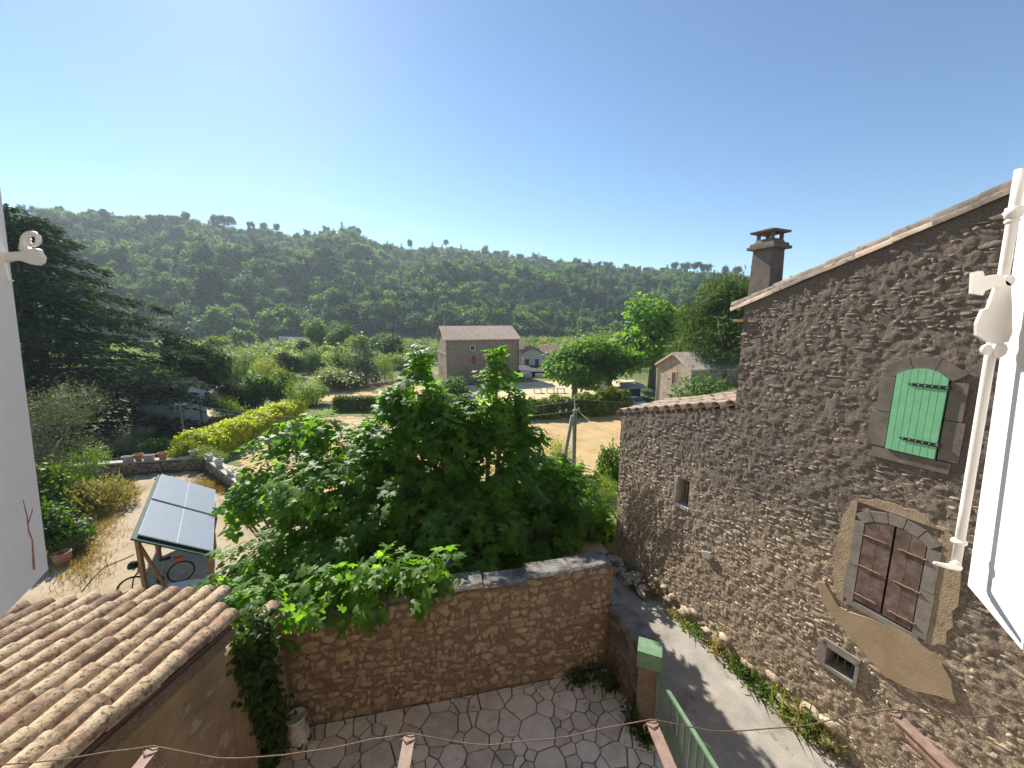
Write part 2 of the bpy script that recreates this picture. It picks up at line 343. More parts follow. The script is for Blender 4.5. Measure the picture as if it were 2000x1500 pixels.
def crown(ells, nclump, per, size, tmpl=DIAMOND, spread=.35, upb=.5, outb=.6, shell=(.7, 1.03), jit=.35, flat=1.0, droop=0.0, lowcut=None):
    """ellipsoids [(cx,cy,cz,rx,ry,rz)] -> leaf mesh arrays; clumps near the surface, leaves round each clump"""
    E = np.array(ells, float); wgt = (E[:, 3] * E[:, 4] + E[:, 3] * E[:, 5] + E[:, 4] * E[:, 5]); wgt /= wgt.sum()
    idx = rng.choice(len(E), nclump, p=wgt); d = rdir(nclump)
    if lowcut is not None:
        bad = d[:, 2] < lowcut; d[bad, 2] *= -1
    rad = rng.uniform(shell[0], shell[1], nclump)[:, None]
    cc = E[idx, :3] + d * E[idx, 3:] * rad
    csz = rng.uniform(.6, 1.4, nclump)
    cpos = np.repeat(cc, per, 0); cdir = np.repeat(d, per, 0); cs = np.repeat(csz, per)
    off = rng.normal(size=(len(cpos), 3)) * spread * cs[:, None]; off[:, 2] *= flat
    pos = cpos + off
    n = cdir * outb + rng.normal(size=pos.shape) * .55; n[:, 2] += upb
    t = rng.normal(size=pos.shape) + cdir * .8; t[:, 2] -= droop
    s = size * rng.uniform(1 - jit, 1 + jit, len(pos))
    return scatter(*tmpl, pos, frames(n, t), s)
def merge(parts):
    V = []; Fc = []; n = 0
    for v, f in parts: V.append(v); Fc.append(np.asarray(f) + n); n += len(v)
    return np.concatenate(V), np.concatenate(Fc)
def trunk_mb(h, r, limbs=5, spread=2.5, lean=0.1, seg=7, start=.35):
    mb = MB(); pts = []; x = y = 0
    for i in range(6):
        t = i / 5; pts.append((x, y, h * t)); x += random.uniform(-lean, lean) * h / 6; y += random.uniform(-lean, lean) * h / 6
    mb.tube(pts, [r * (1.25 - .95 * i / 5) for i in range(6)], seg)
    for k in range(limbs):
        i = random.choice([2, 3, 4]); p = Vector(pts[i]); a = 2 * math.pi * k / limbs + random.uniform(-.4, .4)
        q = p + Vector((math.cos(a) * spread, math.sin(a) * spread, h * random.uniform(.22, .45)))
        m = (p + q) / 2 + Vector((0, 0, -h * .03)) + Vector((random.uniform(-.1, .1), random.uniform(-.1, .1), 0)) * spread
        mb.tube([p, m, q], [r * .5, r * .33, r * .12], 6)
    return mb

# ------------------------------------------------------------------ terrain
def sstep(a, b, x):
    t = np.clip((x - a) / (b - a), 0, 1); return t * t * (3 - 2 * t)
SKY_PX = [(-400, 392), (15, 402), (100, 410), (200, 417), (300, 424), (400, 432), (520, 445), (570, 457), (605, 450), (640, 440), (690, 447), (735, 468), (800, 477), (880, 476), (940, 487), (1000, 497), (1090, 503), (1180, 515), (1280, 523), (1350, 524), (1400, 530), (1450, 536), (1560, 548), (1800, 560), (2300, 575)]
_az = []; _el = []
for px, py in SKY_PX:
    r_ = ray(px, py); _az.append(math.atan2(r_[0], r_[1])); _el.append(math.atan2(r_[2], math.hypot(r_[0], r_[1])))
_az = np.array(_az); _el = np.array(_el)
def vnoise(x, y):
    return (np.sin(x * .031 + 1.3 * np.sin(y * .017)) * np.cos(y * .027 + .9 * np.sin(x * .021)) + .5 * np.sin(x * .071 + y * .053) * np.cos(y * .083 - x * .037))
def yedge(x):
    return np.interp(x, [-60, -23, -17.4, -12.2, -6, -3, 2, 8, 60], [19.3, 19.3, 20.7, 16.6, 14.2, 13.0, 13.0, 13.5, 15])
def terrain_z(x, y):
    x = np.asarray(x, float); y = np.asarray(y, float)
    wx = sstep(-3.9, -3.62, x); wx = np.where(y > 5.6, sstep(-6.5, -2.0, x), wx)
    near = -1.72 + 1.66 * wx
    field = -4.9 - 3.2 * sstep(75, 230, y)
    e = yedge(x); t = sstep(e + .25, e + np.where(x < -5, 7.0, 9.0), y)
    z = near + (field - near) * t
    az = np.arctan2(x, np.maximum(y, 1e-3)); r = np.hypot(x, y)
    el = np.interp(az, _az, _el); Rr = 640 + 60 * np.sin(az * 5 + .6); r0 = 292 + 22 * np.sin(az * 7)
    hz = CAMZ + Rr * np.tan(el) - 11.5
    s = np.clip((r - r0) / (Rr - r0), 0, None)
    prof = np.where(s <= 1, s ** .95, np.maximum(1 - .55 * (s - 1), .3))
    und = (vnoise(x, y) * 6.0 + vnoise(x * .45 + 40, y * .45) * 11.0) * np.clip(s * 3, 0, 1) * np.clip((1.0 - s) * 4, 0, 1)
    hill = -8.1 + (hz + 8.1) * prof + und
    z = np.where((r > r0) & (y > 60), np.maximum(hill, -8.1), z)
    return z
def gz(x, y): return float(terrain_z(np.array([x]), np.array([y]))[0])
def G(px, py):
    """first hit of a pixel's ray with the terrain"""
    r_ = ray(px, py); t = np.concatenate([np.arange(4, 120, .1), np.arange(120, 1200, 1.)])
    d = CAMZ + r_[2] * t - terrain_z(r_[0] * t, r_[1] * t); i = int(np.argmax(d < 0))
    if d[i] >= 0: i = len(t) - 1
    return Vector((r_[0] * t[i], r_[1] * t[i], gz(r_[0] * t[i], r_[1] * t[i])))
def grow(a, b, n, p):
    return a + (b - a) * np.linspace(0, 1, n) ** p
xs = np.unique(np.round(np.concatenate([np.arange(-40, 20, .5), grow(20, 1000, 90, 2.2), -grow(40, 1050, 95, 2.2)]), 3))
ys = np.unique(np.round(np.concatenate([np.arange(-14, 46, .5), grow(46, 900, 150, 1.7)]), 3))
XX, YY = np.meshgrid(xs, ys); ZZ = terrain_z(XX, YY)
nx, ny = len(xs), len(ys)
ii = (np.arange(ny - 1)[:, None] * nx + np.arange(nx - 1)[None]).ravel()
o = link_mesh('terrain', mesh_np('terrain', np.stack([XX.ravel(), YY.ravel(), ZZ.ravel()], 1), np.stack([ii, ii + 1, ii + nx + 1, ii + nx], 1), M['ground'], True))
tag(o, kind='structure')
def inpoly(x, y, poly):
    ins = np.zeros(x.shape, bool); n = len(poly)
    for i in range(n):
        x0, y0 = poly[i]; x1, y1 = poly[(i + 1) % n]
        if y0 == y1: continue
        c = ((y0 > y) != (y1 > y)) & (x < (x1 - x0) * (y - y0) / (y1 - y0) + x0); ins ^= c
    return ins
def sheet(name, poly, mat, dz, step=.5, ragged=0):
    """a sheet draped dz above the terrain, cut to a polygon"""
    P = np.array(poly); x0, y0 = P.min(0); x1, y1 = P.max(0)
    gx = np.arange(x0, x1 + step, step); gy = np.arange(y0, y1 + step, step); A, B = np.meshgrid(gx, gy)
    z = terrain_z(A, B) + dz; n = len(gx)
    cx, cy = np.meshgrid(gx[:-1] + step / 2, gy[:-1] + step / 2)
    if ragged: cx_ = cx + rng.uniform(-ragged, ragged, cx.shape); cy_ = cy + rng.uniform(-ragged, ragged, cy.shape)
    else: cx_, cy_ = cx, cy
    k = inpoly(cx_, cy_, [tuple(p) for p in P]).ravel()
    i = (np.arange(len(gy) - 1)[:, None] * n + np.arange(n - 1)[None]).ravel()[k]
    Fc = np.stack([i, i + 1, i + n + 1, i + n], 1); V = np.stack([A.ravel(), B.ravel(), z.ravel()], 1)
    u, inv = np.unique(Fc, return_inverse=True)
    return tag(link_mesh(name, mesh_np(name, V[u], inv.reshape(Fc.shape), mat, True)), kind='structure')
def gpoly(pxs): return [tuple(G(*p)[:2]) for p in pxs]
sheet('gravel_yard', [(-26, 6.0), (-24, 12), (-23, 19.0), (-17.4, 20.3), (-12.3, 16.2), (-7, 14), (-6.8, 9), (-6.0, 5.0), (-4.2, 5.0), (-4.2, -1), (-26, -1)], M['gravel'], .03, .3, .2)
sheet('field', gpoly([(430, 925), (480, 870), (580, 822), (660, 815), (1000, 812), (1240, 806)]) + [(25, 45), (22, 24), (4, 24.5), (-10, 26)], M['field'], .04, .5, .3)
sheet('far_field', gpoly([(600, 785), (640, 757), (745, 744), (860, 760), (860, 785), (740, 783)]), M['field'], .04, .5, .3)
sheet('village_square', gpoly([(880, 800), (1000, 805), (1075, 785), (1240, 785), (1240, 742), (1130, 742), (1010, 748), (890, 755)]), M['square'], .05, .5, .2)
sheet('farm_track', gpoly([(330, 840), (372, 838), (420, 815), (405, 795), (380, 800), (330, 815)]), M['square'], .05, .5, .2)
mb = MB()
road = [(7.5, -.8), (6.79, .86), (2.87, 9.68), (2.2, 12.0), (-1.5, 12.9), (-5.5, 12.5), (-5.5, 9.6), (-1.8, 8.6), (.9, 7.9), (2.1, 7.2), (2.25, 5.4), (2.75, 2), (2.9, -1)]
mb.prism([(x, y, -.03) for x, y in road], (0, 0, .03)); tag(mb.build('road', M['road']), kind='structure')

# ------------------------------------------------------------------ trees: prototypes, then copies
def proto_tree(trunk, crown_vf, leaf, bark='bark', extra=None):
    t = trunk; tm = bpy.data.meshes.new('trunk'); tm.from_pydata(t.v, [], t.f); tm.materials.append(M[bark])
    for p in tm.polygons: p.use_smooth = True
    return dict(trunk=tm, crown=mesh_np('crown', *crown_vf, M[leaf]))
def round_ells(h, rad, z0, n=9, k=.55):
    e = [(0, 0, z0 + (h - z0) * .5, rad * .62, rad * .62, (h - z0) * .42)]
    for i in range(n):
        a = 2.4 * i; zz = z0 + (h - z0) * (.18 + .68 * ((i * .618) % 1)); rr = rad * (.62 - .25 * abs(zz - z0 - (h - z0) * .42) / (h - z0))
        e.append((math.cos(a) * rr, math.sin(a) * rr, zz, rad * k * random.uniform(.7, 1.1), rad * k * random.uniform(.7, 1.1), (h - z0) * .2 * random.uniform(.8, 1.2)))
    return e
PT = {}
PT['broad'] = [proto_tree(trunk_mb(7, .28, 6, 2.2), crown(round_ells(10, 4, 1.6), 330, 16, .42, spread=.42), 'broad') for _ in range(2)]
PT['dark'] = [proto_tree(trunk_mb(7, .28, 6, 2.2), crown(round_ells(10, 4, 1.0), 330, 16, .42, spread=.42), 'dark_leaf') for _ in range(2)]
PT['plane'] = [proto_tree(trunk_mb(7, .42, 7, 2.6, .05), crown(round_ells(10, 4.4, 2.7, 11), 480, 15, .42, HEART, spread=.4, upb=.7), 'plane_leaf') for _ in range(2)]
PT['bush'] = [proto_tree(trunk_mb(2.2, .12, 5, 1.0), crown(round_ells(4, 2.4, .1, 8), 260, 14, .30, spread=.28), lf) for lf in ('broad', 'hedge_green')]
PT['light'] = [proto_tree(trunk_mb(2.2, .12, 5, 1.0), crown(round_ells(4, 2.2, .1, 8), 300, 14, .24, LANCE, spread=.3, upb=.9), 'light_leaf')]
PT['laurel'] = [proto_tree(trunk_mb(2.2, .12, 5, 1.0), crown(round_ells(4, 2.4, .1, 10), 760, 12, .21, lance_leaf(.22), spread=.2, upb=.7), 'broad')]
PT['scrub'] = [proto_tree(trunk_mb(2.2, .12, 5, 1.0), crown(round_ells(4, 2.4, .1, 8), 240, 14, .28, LANCE, spread=.36, upb=.8), 'scrub_leaf')]
def cone_ells(h, rad, z0, n=8):
    return [(random.uniform(-.1, .1) * rad, random.uniform(-.1, .1) * rad, z0 + (h - z0) * i / n, rad * (1 - i / n) + .15, rad * (1 - i / n) + .15, (h - z0) / n * .9) for i in range(n)]
PT['cone'] = [proto_tree(trunk_mb(8, .2, 0, 1), crown(cone_ells(10, 3, .6), 300, 14, .40, LANCE, spread=.35, droop=.8), 'dark_leaf')]
PT['bluecone'] = [proto_tree(trunk_mb(8, .2, 0, 1), crown(cone_ells(10, 4.2, .4, 7), 360, 16, .42, LANCE, spread=.4, droop=.6), 'blue_leaf')]
def umbrella(h, rad):
    e = [(random.uniform(-.6, .6) * rad, random.uniform(-.6, .6) * rad, h * random.uniform(.60, .92), rad * .45, rad * .45, h * .12) for _ in range(8)]
    return e
PT['umbrella'] = [proto_tree(trunk_mb(9.2, .26, 5, 1.8, .12), crown(umbrella(11, 3.4), 110, 12, .62, spread=.4), 'dark_leaf') for _ in range(3)]
# pine with upswept feathery boughs
e = []
for i in range(26):
    a = 2.4 * i; z = 2.0 + 9.0 * (i / 26); rr = 4.6 * (1 - .55 * abs(i / 26 - .35) / .65) * random.uniform(.6, 1)
    e.append((math.cos(a) * rr, math.sin(a) * rr, z + .6, 1.5, 1.5, .75))
e.append((0, 0, 9.5, 2.4, 2.4, 2.2))
e.append((.4, .2, 11.0, 1.7, 1.7, 1.0)); e.append((-1.2, .6, 10.2, 1.6, 1.6, .9)); e.append((1.5, -1, 10.0, 1.6, 1.6, .9))
PT['pine'] = [proto_tree(trunk_mb(8, .35, 9, 3.0, .05), crown(e, 1300, 20, .62, NEEDLE, spread=.34, upb=.2, outb=.3), 'pine_leaf')]
# olive
PT['olive'] = [proto_tree(trunk_mb(3, .25, 6, 1.4, .15), crown(round_ells(5, 2.6, .9, 10, .5), 520, 20, .19, NEEDLE, spread=.24, upb=.3), 'olive_leaf')]
# cedar: tiers of long level boughs with hanging sprays
def cedar(h=20, rad=9.5):
    mb = MB(); mb.tube([(0, 0, 0), (.1, 0, h * .4), (0, .1, h * .75), (.1, 0, h)], [.62, .5, .3, .05], 9)
    P = []; D = []
    for i in range(92):
        t = i / 92; z = h * (.07 + .92 * t); L = rad * (1 - t ** 1.6) ** .75 * random.uniform(.55, 1.05) + 1.0
        a = 2.4 * i + random.uniform(-.3, .3); dx, dy = math.cos(a), math.sin(a)
        pts = [Vector((dx * L * s_, dy * L * s_, z + L * (.10 * s_ - .34 * s_ * s_))) for s_ in (0, .3, .6, .85, 1)]
        mb.tube(pts, [.15 * (1 - t) + .03, .1 * (1 - t) + .03, .06, .04, .015], 5)
        n = int(46 * L)
        s_ = rng.uniform(.14, 1.03, n); side = rng.normal(size=n) * (.16 * L * (1.12 - s_) + .18)
        px_ = dx * L * s_ - dy * side; py_ = dy * L * s_ + dx * side
        pz_ = z + L * (.10 * s_ - .34 * s_ * s_) - np.abs(side) * .22 + rng.normal(size=n) * .10 - .05
        P.append(np.stack([px_, py_, pz_], 1))
        D.append(np.stack([dx * .8 - dy * np.sign(side) * .6, dy * .8 + dx * np.sign(side) * .6, np.full(n, -.75)], 1) + rng.normal(size=(n, 3)) * .3)
    P = np.concatenate(P); D = np.concatenate(D)
    N = rng.normal(size=P.shape) * .5; N[:, 2] += .8
    P2 = np.repeat(P, 2, 0) + rng.normal(size=(len(P) * 2, 3)) * .09
    return mb, scatter(*lance_leaf(.13), P2, frames(np.repeat(N, 2, 0) + rng.normal(size=P2.shape) * .4, np.repeat(D, 2, 0)), rng.uniform(.28, .62, len(P2)))
cm, cv = cedar()
PT['cedar'] = [proto_tree(cm, cv, 'cedar_leaf')]
DIM = dict(laurel=(4.1, 5.2), broad=(10, 8.6), dark=(10, 8.6), plane=(10, 9.4), bush=(4.1, 5.2), light=(4.1, 4.8), scrub=(4.1, 5.4), cone=(10.4, 6.2), bluecone=(10.6, 8.6), umbrella=(11, 7.4), pine=(12, 11), olive=(5.1, 5.6), cedar=(20, 18))
NAME = dict(laurel='laurel_bush', broad='broadleaf_tree', dark='dark_evergreen_tree', plane='plane_tree', bush='bush', light='light_green_shrub', scrub='scrub_bush', cone='conifer', bluecone='blue_conifer', umbrella='ridge_pine', pine='pine_tree', olive='olive_tree', cedar='cedar_tree')
CAT = dict(laurel='bush', broad='tree', dark='tree', plane='tree', bush='bush', light='shrub', scrub='bush', cone='conifer', bluecone='conifer', umbrella='pine', pine='pine', olive='olive tree', cedar='cedar')
_cnt = {}
def plant(kind, base, h, wd, label, group=None, rz=None, name=None):
    i = _cnt.get(kind, 0); _cnt[kind] = i + 1; pr = PT[kind][i % len(PT[kind])]
    t = thing(name or NAME[kind], base, label, CAT[kind], group)
    t.scale = (wd / DIM[kind][1], wd / DIM[kind][1], h / DIM[kind][0]); t.rotation_euler = (0, 0, random.uniform(0, 6.28) if rz is None else rz)
    for k in ('trunk', 'crown'):
        c = bpy.data.objects.new(k, pr[k]); col.objects.link(c); c.parent = t
    return t
def plantpx(kind, px, pyb, pyt, wpx, label, group=None, dist=None, rz=None):
    """base pixel on the ground (or at a known distance y) with pixel height and width"""
    b = G(px, pyb) if dist is None else aty(px, pyb, dist)
    if dist is not None: b.z = gz(b.x, b.y)
    d = axd(b); top = aty(px, pyt, b.y)
    return plant(kind, b, max(top.z - b.z, .5), wpx * d / F, label, group, rz)

# forest on the hillside and the loose scrub of the valley floor: far-off masses, instanced
def gn_forest(name, pts, scl, protos, label, cat):
    me = bpy.data.meshes.new(name); me.from_pydata([tuple(p) for p in pts], [], [])
    a = me.attributes.new('sc', 'FLOAT', 'POINT'); a.data.foreach_set('value', np.asarray(scl, np.float32))
    ob = link_mesh(name, me); tag(ob, label, cat, kind='stuff')
    ng = bpy.data.node_groups.new(name, 'GeometryNodeTree')
    ng.interface.new_socket('Geometry', in_out='INPUT', socket_type='NodeSocketGeometry')
    ng.interface.new_socket('Geometry', in_out='OUTPUT', socket_type='NodeSocketGeometry')
    N = ng.nodes; L = ng.links
    gi = N.new('NodeGroupInput'); go = N.new('NodeGroupOutput'); inst = N.new('GeometryNodeInstanceOnPoints'); gti = N.new('GeometryNodeGeometryToInstance')
    for pm in protos:
        po = bpy.data.objects.new('crown_shape', pm)
        oi = N.new('GeometryNodeObjectInfo'); oi.inputs['Object'].default_value = po
        L.new(oi.outputs['Geometry'], gti.inputs[0])
    L.new(gi.outputs[0], inst.inputs['Points']); L.new(gti.outputs[0], inst.inputs['Instance'])
    inst.inputs['Pick Instance'].default_value = True
    ri = N.new('FunctionNodeRandomValue'); ri.data_type = 'INT'; ri.inputs['Min'].default_value = 0; ri.inputs['Max'].default_value = len(protos) - 1
    for s_ in ri.outputs:
        if s_.enabled: L.new(s_, inst.inputs['Instance Index'])
    for s_ in ri.inputs:
        if s_.name == 'Max' and s_.type == 'INT': s_.default_value = len(protos) - 1
        if s_.name == 'Min' and s_.type == 'INT': s_.default_value = 0
    rr = N.new('FunctionNodeRandomValue'); rr.data_type = 'FLOAT_VECTOR'
    rr.inputs[0].default_value = (0, 0, 0); rr.inputs[1].default_value = (0, 0, 6.28)
    L.new(rr.outputs[0], inst.inputs['Rotation'])
    na = N.new('GeometryNodeInputNamedAttribute'); na.data_type = 'FLOAT'; na.inputs[0].default_value = 'sc'
    L.new(na.outputs[0], inst.inputs['Scale']); L.new(inst.outputs[0], go.inputs[0])
    md = ob.modifiers.new('instances', 'NODES'); md.node_group = ng
    return ob
FP = []
for i in range(7):
    hgt = (9, 8, 10, 8.5, 11, 13, 6)[i]; rd = (4.2, 4.6, 4.0, 3.6, 3.0, 2.6, 4.8)[i]
    if i == 5: ev = crown(cone_ells(hgt, rd, .4, 7), 75, 12, .85, spread=.5)
    elif i != 4: ev = crown(round_ells(hgt, rd, .4, 9), 75, 12, .95, spread=.75, upb=.7)
    else: ev = crown(umbrella(hgt + 2, rd * 1.3) + [(0, 0, 7, 2.4, 2.4, 3)], 70, 12, .9, spread=.6)
    FP.append(mesh_np('forest_crown', *ev, M['forest_leaf']))
az = rng.uniform(R(-64), R(50), 15500); r = np.sqrt(rng.uniform(278 ** 2, 720 ** 2, 15500))
Rr_ = 640 + 60 * np.sin(az * 5 + .6); r0_ = 292 + 22 * np.sin(az * 7); k = (r < Rr_ + 22) & (r > r0_ - 14)
az, r = az[k], r[k]; x, y = r * np.sin(az), r * np.cos(az)
sc = (.62 + .75 * rng.random(len(x)) ** 2) * np.interp(r, [280, 380, 700], [1.35, 1.05, .85])
sc *= 1.12 + .28 * vnoise(x * 2, y * 2)
gn_forest('hill_forest', np.stack([x, y, terrain_z(x, y) - .8], 1), np.clip(sc, .5, 2), FP, 'dense green wooded hillside filling the whole background', 'forest')
SP = [mesh_np('scrub_crown', *crown(round_ells(3.2, 2.4, .0, 7), 80, 12, .42, LANCE if i else DIAMOND, spread=.36, upb=.8), M['scrub_leaf' if i != 1 else 'broad']) for i in range(3)]
n = 2600; az = rng.uniform(R(-55), R(40), n); r = np.sqrt(rng.uniform(95 ** 2, 300 ** 2, n)); x, y = r * np.sin(az), r * np.cos(az)
k = ~(inpoly(x, y, [(-75, 120), (-30, 118), (-28, 175), (-85, 180)])) & ~((np.abs(x - 5) < 22) & (y < 112)) & ~((x > -20) & (x < 60) & (y < 100)); x, y = x[k], y[k]
gn_forest('valley_scrub', np.stack([x, y, terrain_z(x, y) - .3], 1), rng.uniform(.6, 1.7, len(x)), SP, 'loose green scrub covering the valley floor below the hill', 'scrub')
# ------------------------------------------------------------------ masonry helpers
class Wall:
    def __init__(s, p0, d, out):
        s.p0 = Vector((p0[0], p0[1], 0)); s.d = Vector((d[0], d[1], 0)).normalized(); s.o = Vector((out[0], out[1], 0)).normalized()
        s.x = Vector((0, 0, 1)).cross(s.o); s.rot = Matrix((s.x, Vector((0, 0, 1)), s.o)).transposed()
    def pt(s, a, z, off=0): return s.p0 + s.d * a + s.o * off + Vector((0, 0, z))
    def wl(s, px, py):
        r = Vector(ray(px, py)); t = (s.p0.dot(s.o)) / (r.x * s.o.x + r.y * s.o.y); p = r * t
        return ((p - s.p0).dot(s.d) if True else 0, CAMZ + p.z)
    def box(s, mb, a0, a1, z0, z1, f0, f1):
        P = s.pt
        q = [P(a0, z0, f0), P(a1, z0, f0), P(a1, z0, f1), P(a0, z0, f1)]; t = [p + Vector((0, 0, z1 - z0)) for p in q]
        return mb.hexa(q + t)
STONES = []
for i in range(14):
    n = 8; o1 = []; o2 = []
    for k in range(n):
        a = 2 * math.pi * (k + .5) / n; c, s_ = math.cos(a), math.sin(a)
        m = (abs(c) ** 4 + abs(s_) ** 4) ** -.25 * .5
        m *= random.uniform(.84, 1.1); o1.append((c * m, s_ * m, -.25)); q = random.uniform(.66, .86)
        o2.append((c * m * q + random.uniform(-.07, .07), s_ * m * q + random.uniform(-.07, .07), random.uniform(.35, 1.0)))
    V = o1 + o2 + [(random.uniform(-.12, .12), random.uniform(-.12, .12), random.uniform(.8, 1.15))]
    Fq = []
    for k in range(n):
        k2 = (k + 1) % n
        Fq += [(k, k2, n + k2), (k, n + k2, n + k), (n + k, n + k2, 2 * n)]
    STONES.append((np.array(V), np.array(Fq)))
ROUND = list(STONES); FLAT = []
for i in range(18):      # angular slabs with a tilted, broken face
    n = 7; o1 = []; o2 = []; tx, ty = random.uniform(-.9, .9), random.uniform(-.9, .9); ph = random.uniform(0, 6)
    for k in range(n):
        a = 2 * math.pi * (k + random.uniform(.15, .85)) / n + ph; c, s_ = math.cos(a), math.sin(a)
        m = (abs(c) ** 5 + abs(s_) ** 5) ** -.2 * .5 * random.uniform(.8, 1.12); q = random.uniform(.8, .97)
        o1.append((c * m, s_ * m, -.4)); o2.append((c * m * q, s_ * m * q, .6 + tx * c * m + ty * s_ * m + random.uniform(-.12, .12)))
    FLAT.append((np.array(o1 + o2 + [(random.uniform(-.2, .2), random.uniform(-.2, .2), random.uniform(.5, .95))]), np.array([t for k in range(n) for t in ((k, (k + 1) % n, n + (k + 1) % n), (k, n + (k + 1) % n, n + k), (n + k, n + (k + 1) % n, 2 * n))])))
def stone_meshes(mat, S=None):
    return [mesh_np('stone', v, f, mat) for v, f in (S or STONES)]
def rubble(parent, W, s0, s1, z0, ztop, mat, hr=(.06, .13), lr=(.09, .30), proud=(.008, .035), skip=None, nparts=300, off=0, vis=True, gap=.006, base=None, S=None):
    S = S or STONES; L = []; z = z0
    while z < 12:
        h = random.uniform(*hr); s_ = s0 + random.uniform(-.1, 0); anyq = False
        while s_ < s1:
            l = lr[0] + (lr[1] - lr[0]) * random.random() ** 1.7; c = s_ + l / 2; hh = h * random.uniform(.8, 1.12); zc = z + h / 2 + random.uniform(-.3, .3) * h + .03 * math.sin(s_ * 2.3 + z)
            if zc + hh / 2 < ztop(c) and c + l / 2 < s1 + .02 and c - l / 2 > s0 - .02:
                anyq = True
                if (base is None or zc > base(c)) and not (skip and skip(c, zc, l / 2, hh / 2)): L.append((c, zc, l - gap, hh - gap))
            s_ += l
        z += h
        if not anyq and z > 1.5: break
    if vis:
        L2 = []
        for q in L:
            p = W.pt(q[0], q[1]); d = axd(p)
            if d < .2: continue
            px, py = proj(p)
            if -150 < px < 2150 and -150 < py < 1650: L2.append((q[2] * q[3] / d / d, q))
        L2.sort(key=lambda t: -t[0]); L = [q for _, q in L2]
    sm = stone_meshes(mat, S); E_ = W.rot.to_euler()
    for q in L[:nparts]:
        link_mesh('stone', random.choice(sm), parent, W.pt(q[0], q[1], off), (W.rot @ Matrix.Rotation(random.uniform(-.22, .22), 3, 'Z')).to_euler(), (q[2], q[3], random.uniform(*proud)))
    rest = L[nparts:]
    if rest:
        parts = []; Rm = np.array(W.rot); og = np.array(org(parent))
        ch = rng.integers(0, len(S), len(rest))
        for v in range(len(S)):
            sel = [q for q, c in zip(rest, ch) if c == v]
            if not sel: continue
            pos = np.array([W.pt(q[0], q[1], off) for q in sel]) - og; sc_ = np.array([(q[2], q[3], random.uniform(*proud)) for q in sel])
            parts.append(scatter(*S[v], pos, np.repeat(Rm[None], len(sel), 0), sc_))
        o = link_mesh('rubble', mesh_np('rubble', *merge(parts), mat), parent); o['kind'] = 'stuff'
    return len(L)
def tile_mesh(r0, r1, L, th=.013, n=7, up=1, arc=math.pi, mat=None):
    """barrel tile: axis +y, upper end y=-L/2 (radius r0), lower end y=L/2 (radius r1)"""
    V = []; Fc = []
    for (rad, y) in ((r0, -L / 2), (r1, L / 2)):
        for dr in (0, -th):
            for k in range(n):
                a = (math.pi - arc) / 2 + arc * k / (n - 1); V.append((math.cos(a) * (rad + dr), y, up * math.sin(a) * (rad + dr)))
    A, B, C, D = 0, n, 2 * n, 3 * n
    for k in range(n - 1):
        Fc += [(A + k, A + k + 1, C + k + 1, C + k), (B + k, D + k, D + k + 1, B + k + 1), (A + k, B + k, B + k + 1, A + k + 1), (C + k, C + k + 1, D + k + 1, D + k)]
    Fc += [(A, C, D, B), (A + n - 1, B + n - 1, D + n - 1, C + n - 1)]
    me = mesh_np('tile', V, Fc, mat)
    for p in me.polygons: p.use_smooth = True
    try: me.set_sharp_from_angle(angle=R(40))
    except Exception: pass
    return me

# ------------------------------------------------------------------ stone house beside the lane (right)
A24 = R(24); HD = 6.55
d2 = (-math.sin(A24), math.cos(A24)); n2 = (math.cos(A24), math.sin(A24))
HW = Wall((n2[0] * HD, n2[1] * HD), d2, (-n2[0], -n2[1]))
SE, SM = 7.72, 4.63      # far end of the low wing, end of the tall part
def htop(s): return 4.94 - (s - 4.59) * .262 if s > SM else 6.79 + (4.66 - s) * .37
house = thing('stone_house', HW.pt(3, 0), 'tall dark rubble stone house with low wing along the lane', 'house')
OPEN = [(1.985, 2.465, 4.84, 5.94), (1.92, 2.545, 2.53, 3.86), (2.40, 2.77, 1.29, 1.58), (5.49, 5.80, 2.57, 3.16)]
mb = MB(); S0 = -3.0
brk = sorted({S0, SM, SE} | {o_[0] for o_ in OPEN} | {o_[1] for o_ in OPEN} | {S0 + .5 * i for i in range(1, 21) if S0 + .5 * i < SE})
for a, b in zip(brk[:-1], brk[1:]):
    m_ = (a + b) / 2; cuts = sorted([(o_[2], o_[3]) for o_ in OPEN if o_[0] <= m_ <= o_[1]]); z = -.6
    segs = []
    for c0, c1 in cuts: segs.append((z, c0)); z = c1
    ta, tb = (htop(a + 1e-4), htop(b - 1e-4)); segs.append((z, None))
    for c0, c1 in segs:
        za, zb = (ta, tb) if c1 is None else (c1, c1); th = -.45
        mb.hexa([HW.pt(a, c0), HW.pt(b, c0), HW.pt(b, c0, th), HW.pt(a, c0, th), HW.pt(a, za), HW.pt(b, zb), HW.pt(b, zb, th), HW.pt(a, za, th)])
wall = mb.build('wall', M['house_mortar'], house)
def octaves(na, nz, cells, amps):
    """summed value noise on a grid"""
    out = np.zeros((na, nz))
    for c, am in zip(cells, amps):
        ga, gz_ = int(na / c) + 3, int(nz / c) + 3; g = rng.random((ga, gz_)); a = np.arange(na) / c; z = np.arange(nz) / c
        i, j = a.astype(int), z.astype(int); fa, fz = a - i, z - j; fa = fa * fa * (3 - 2 * fa); fz = fz * fz * (3 - 2 * fz)
        q = lambda u, v: g[np.ix_(i + u, j + v)]
        out += am * ((q(0, 0) * (1 - fa)[:, None] + q(1, 0) * fa[:, None]) * (1 - fz)[None] + (q(0, 1) * (1 - fa)[:, None] + q(1, 1) * fa[:, None]) * fz[None])
    return out
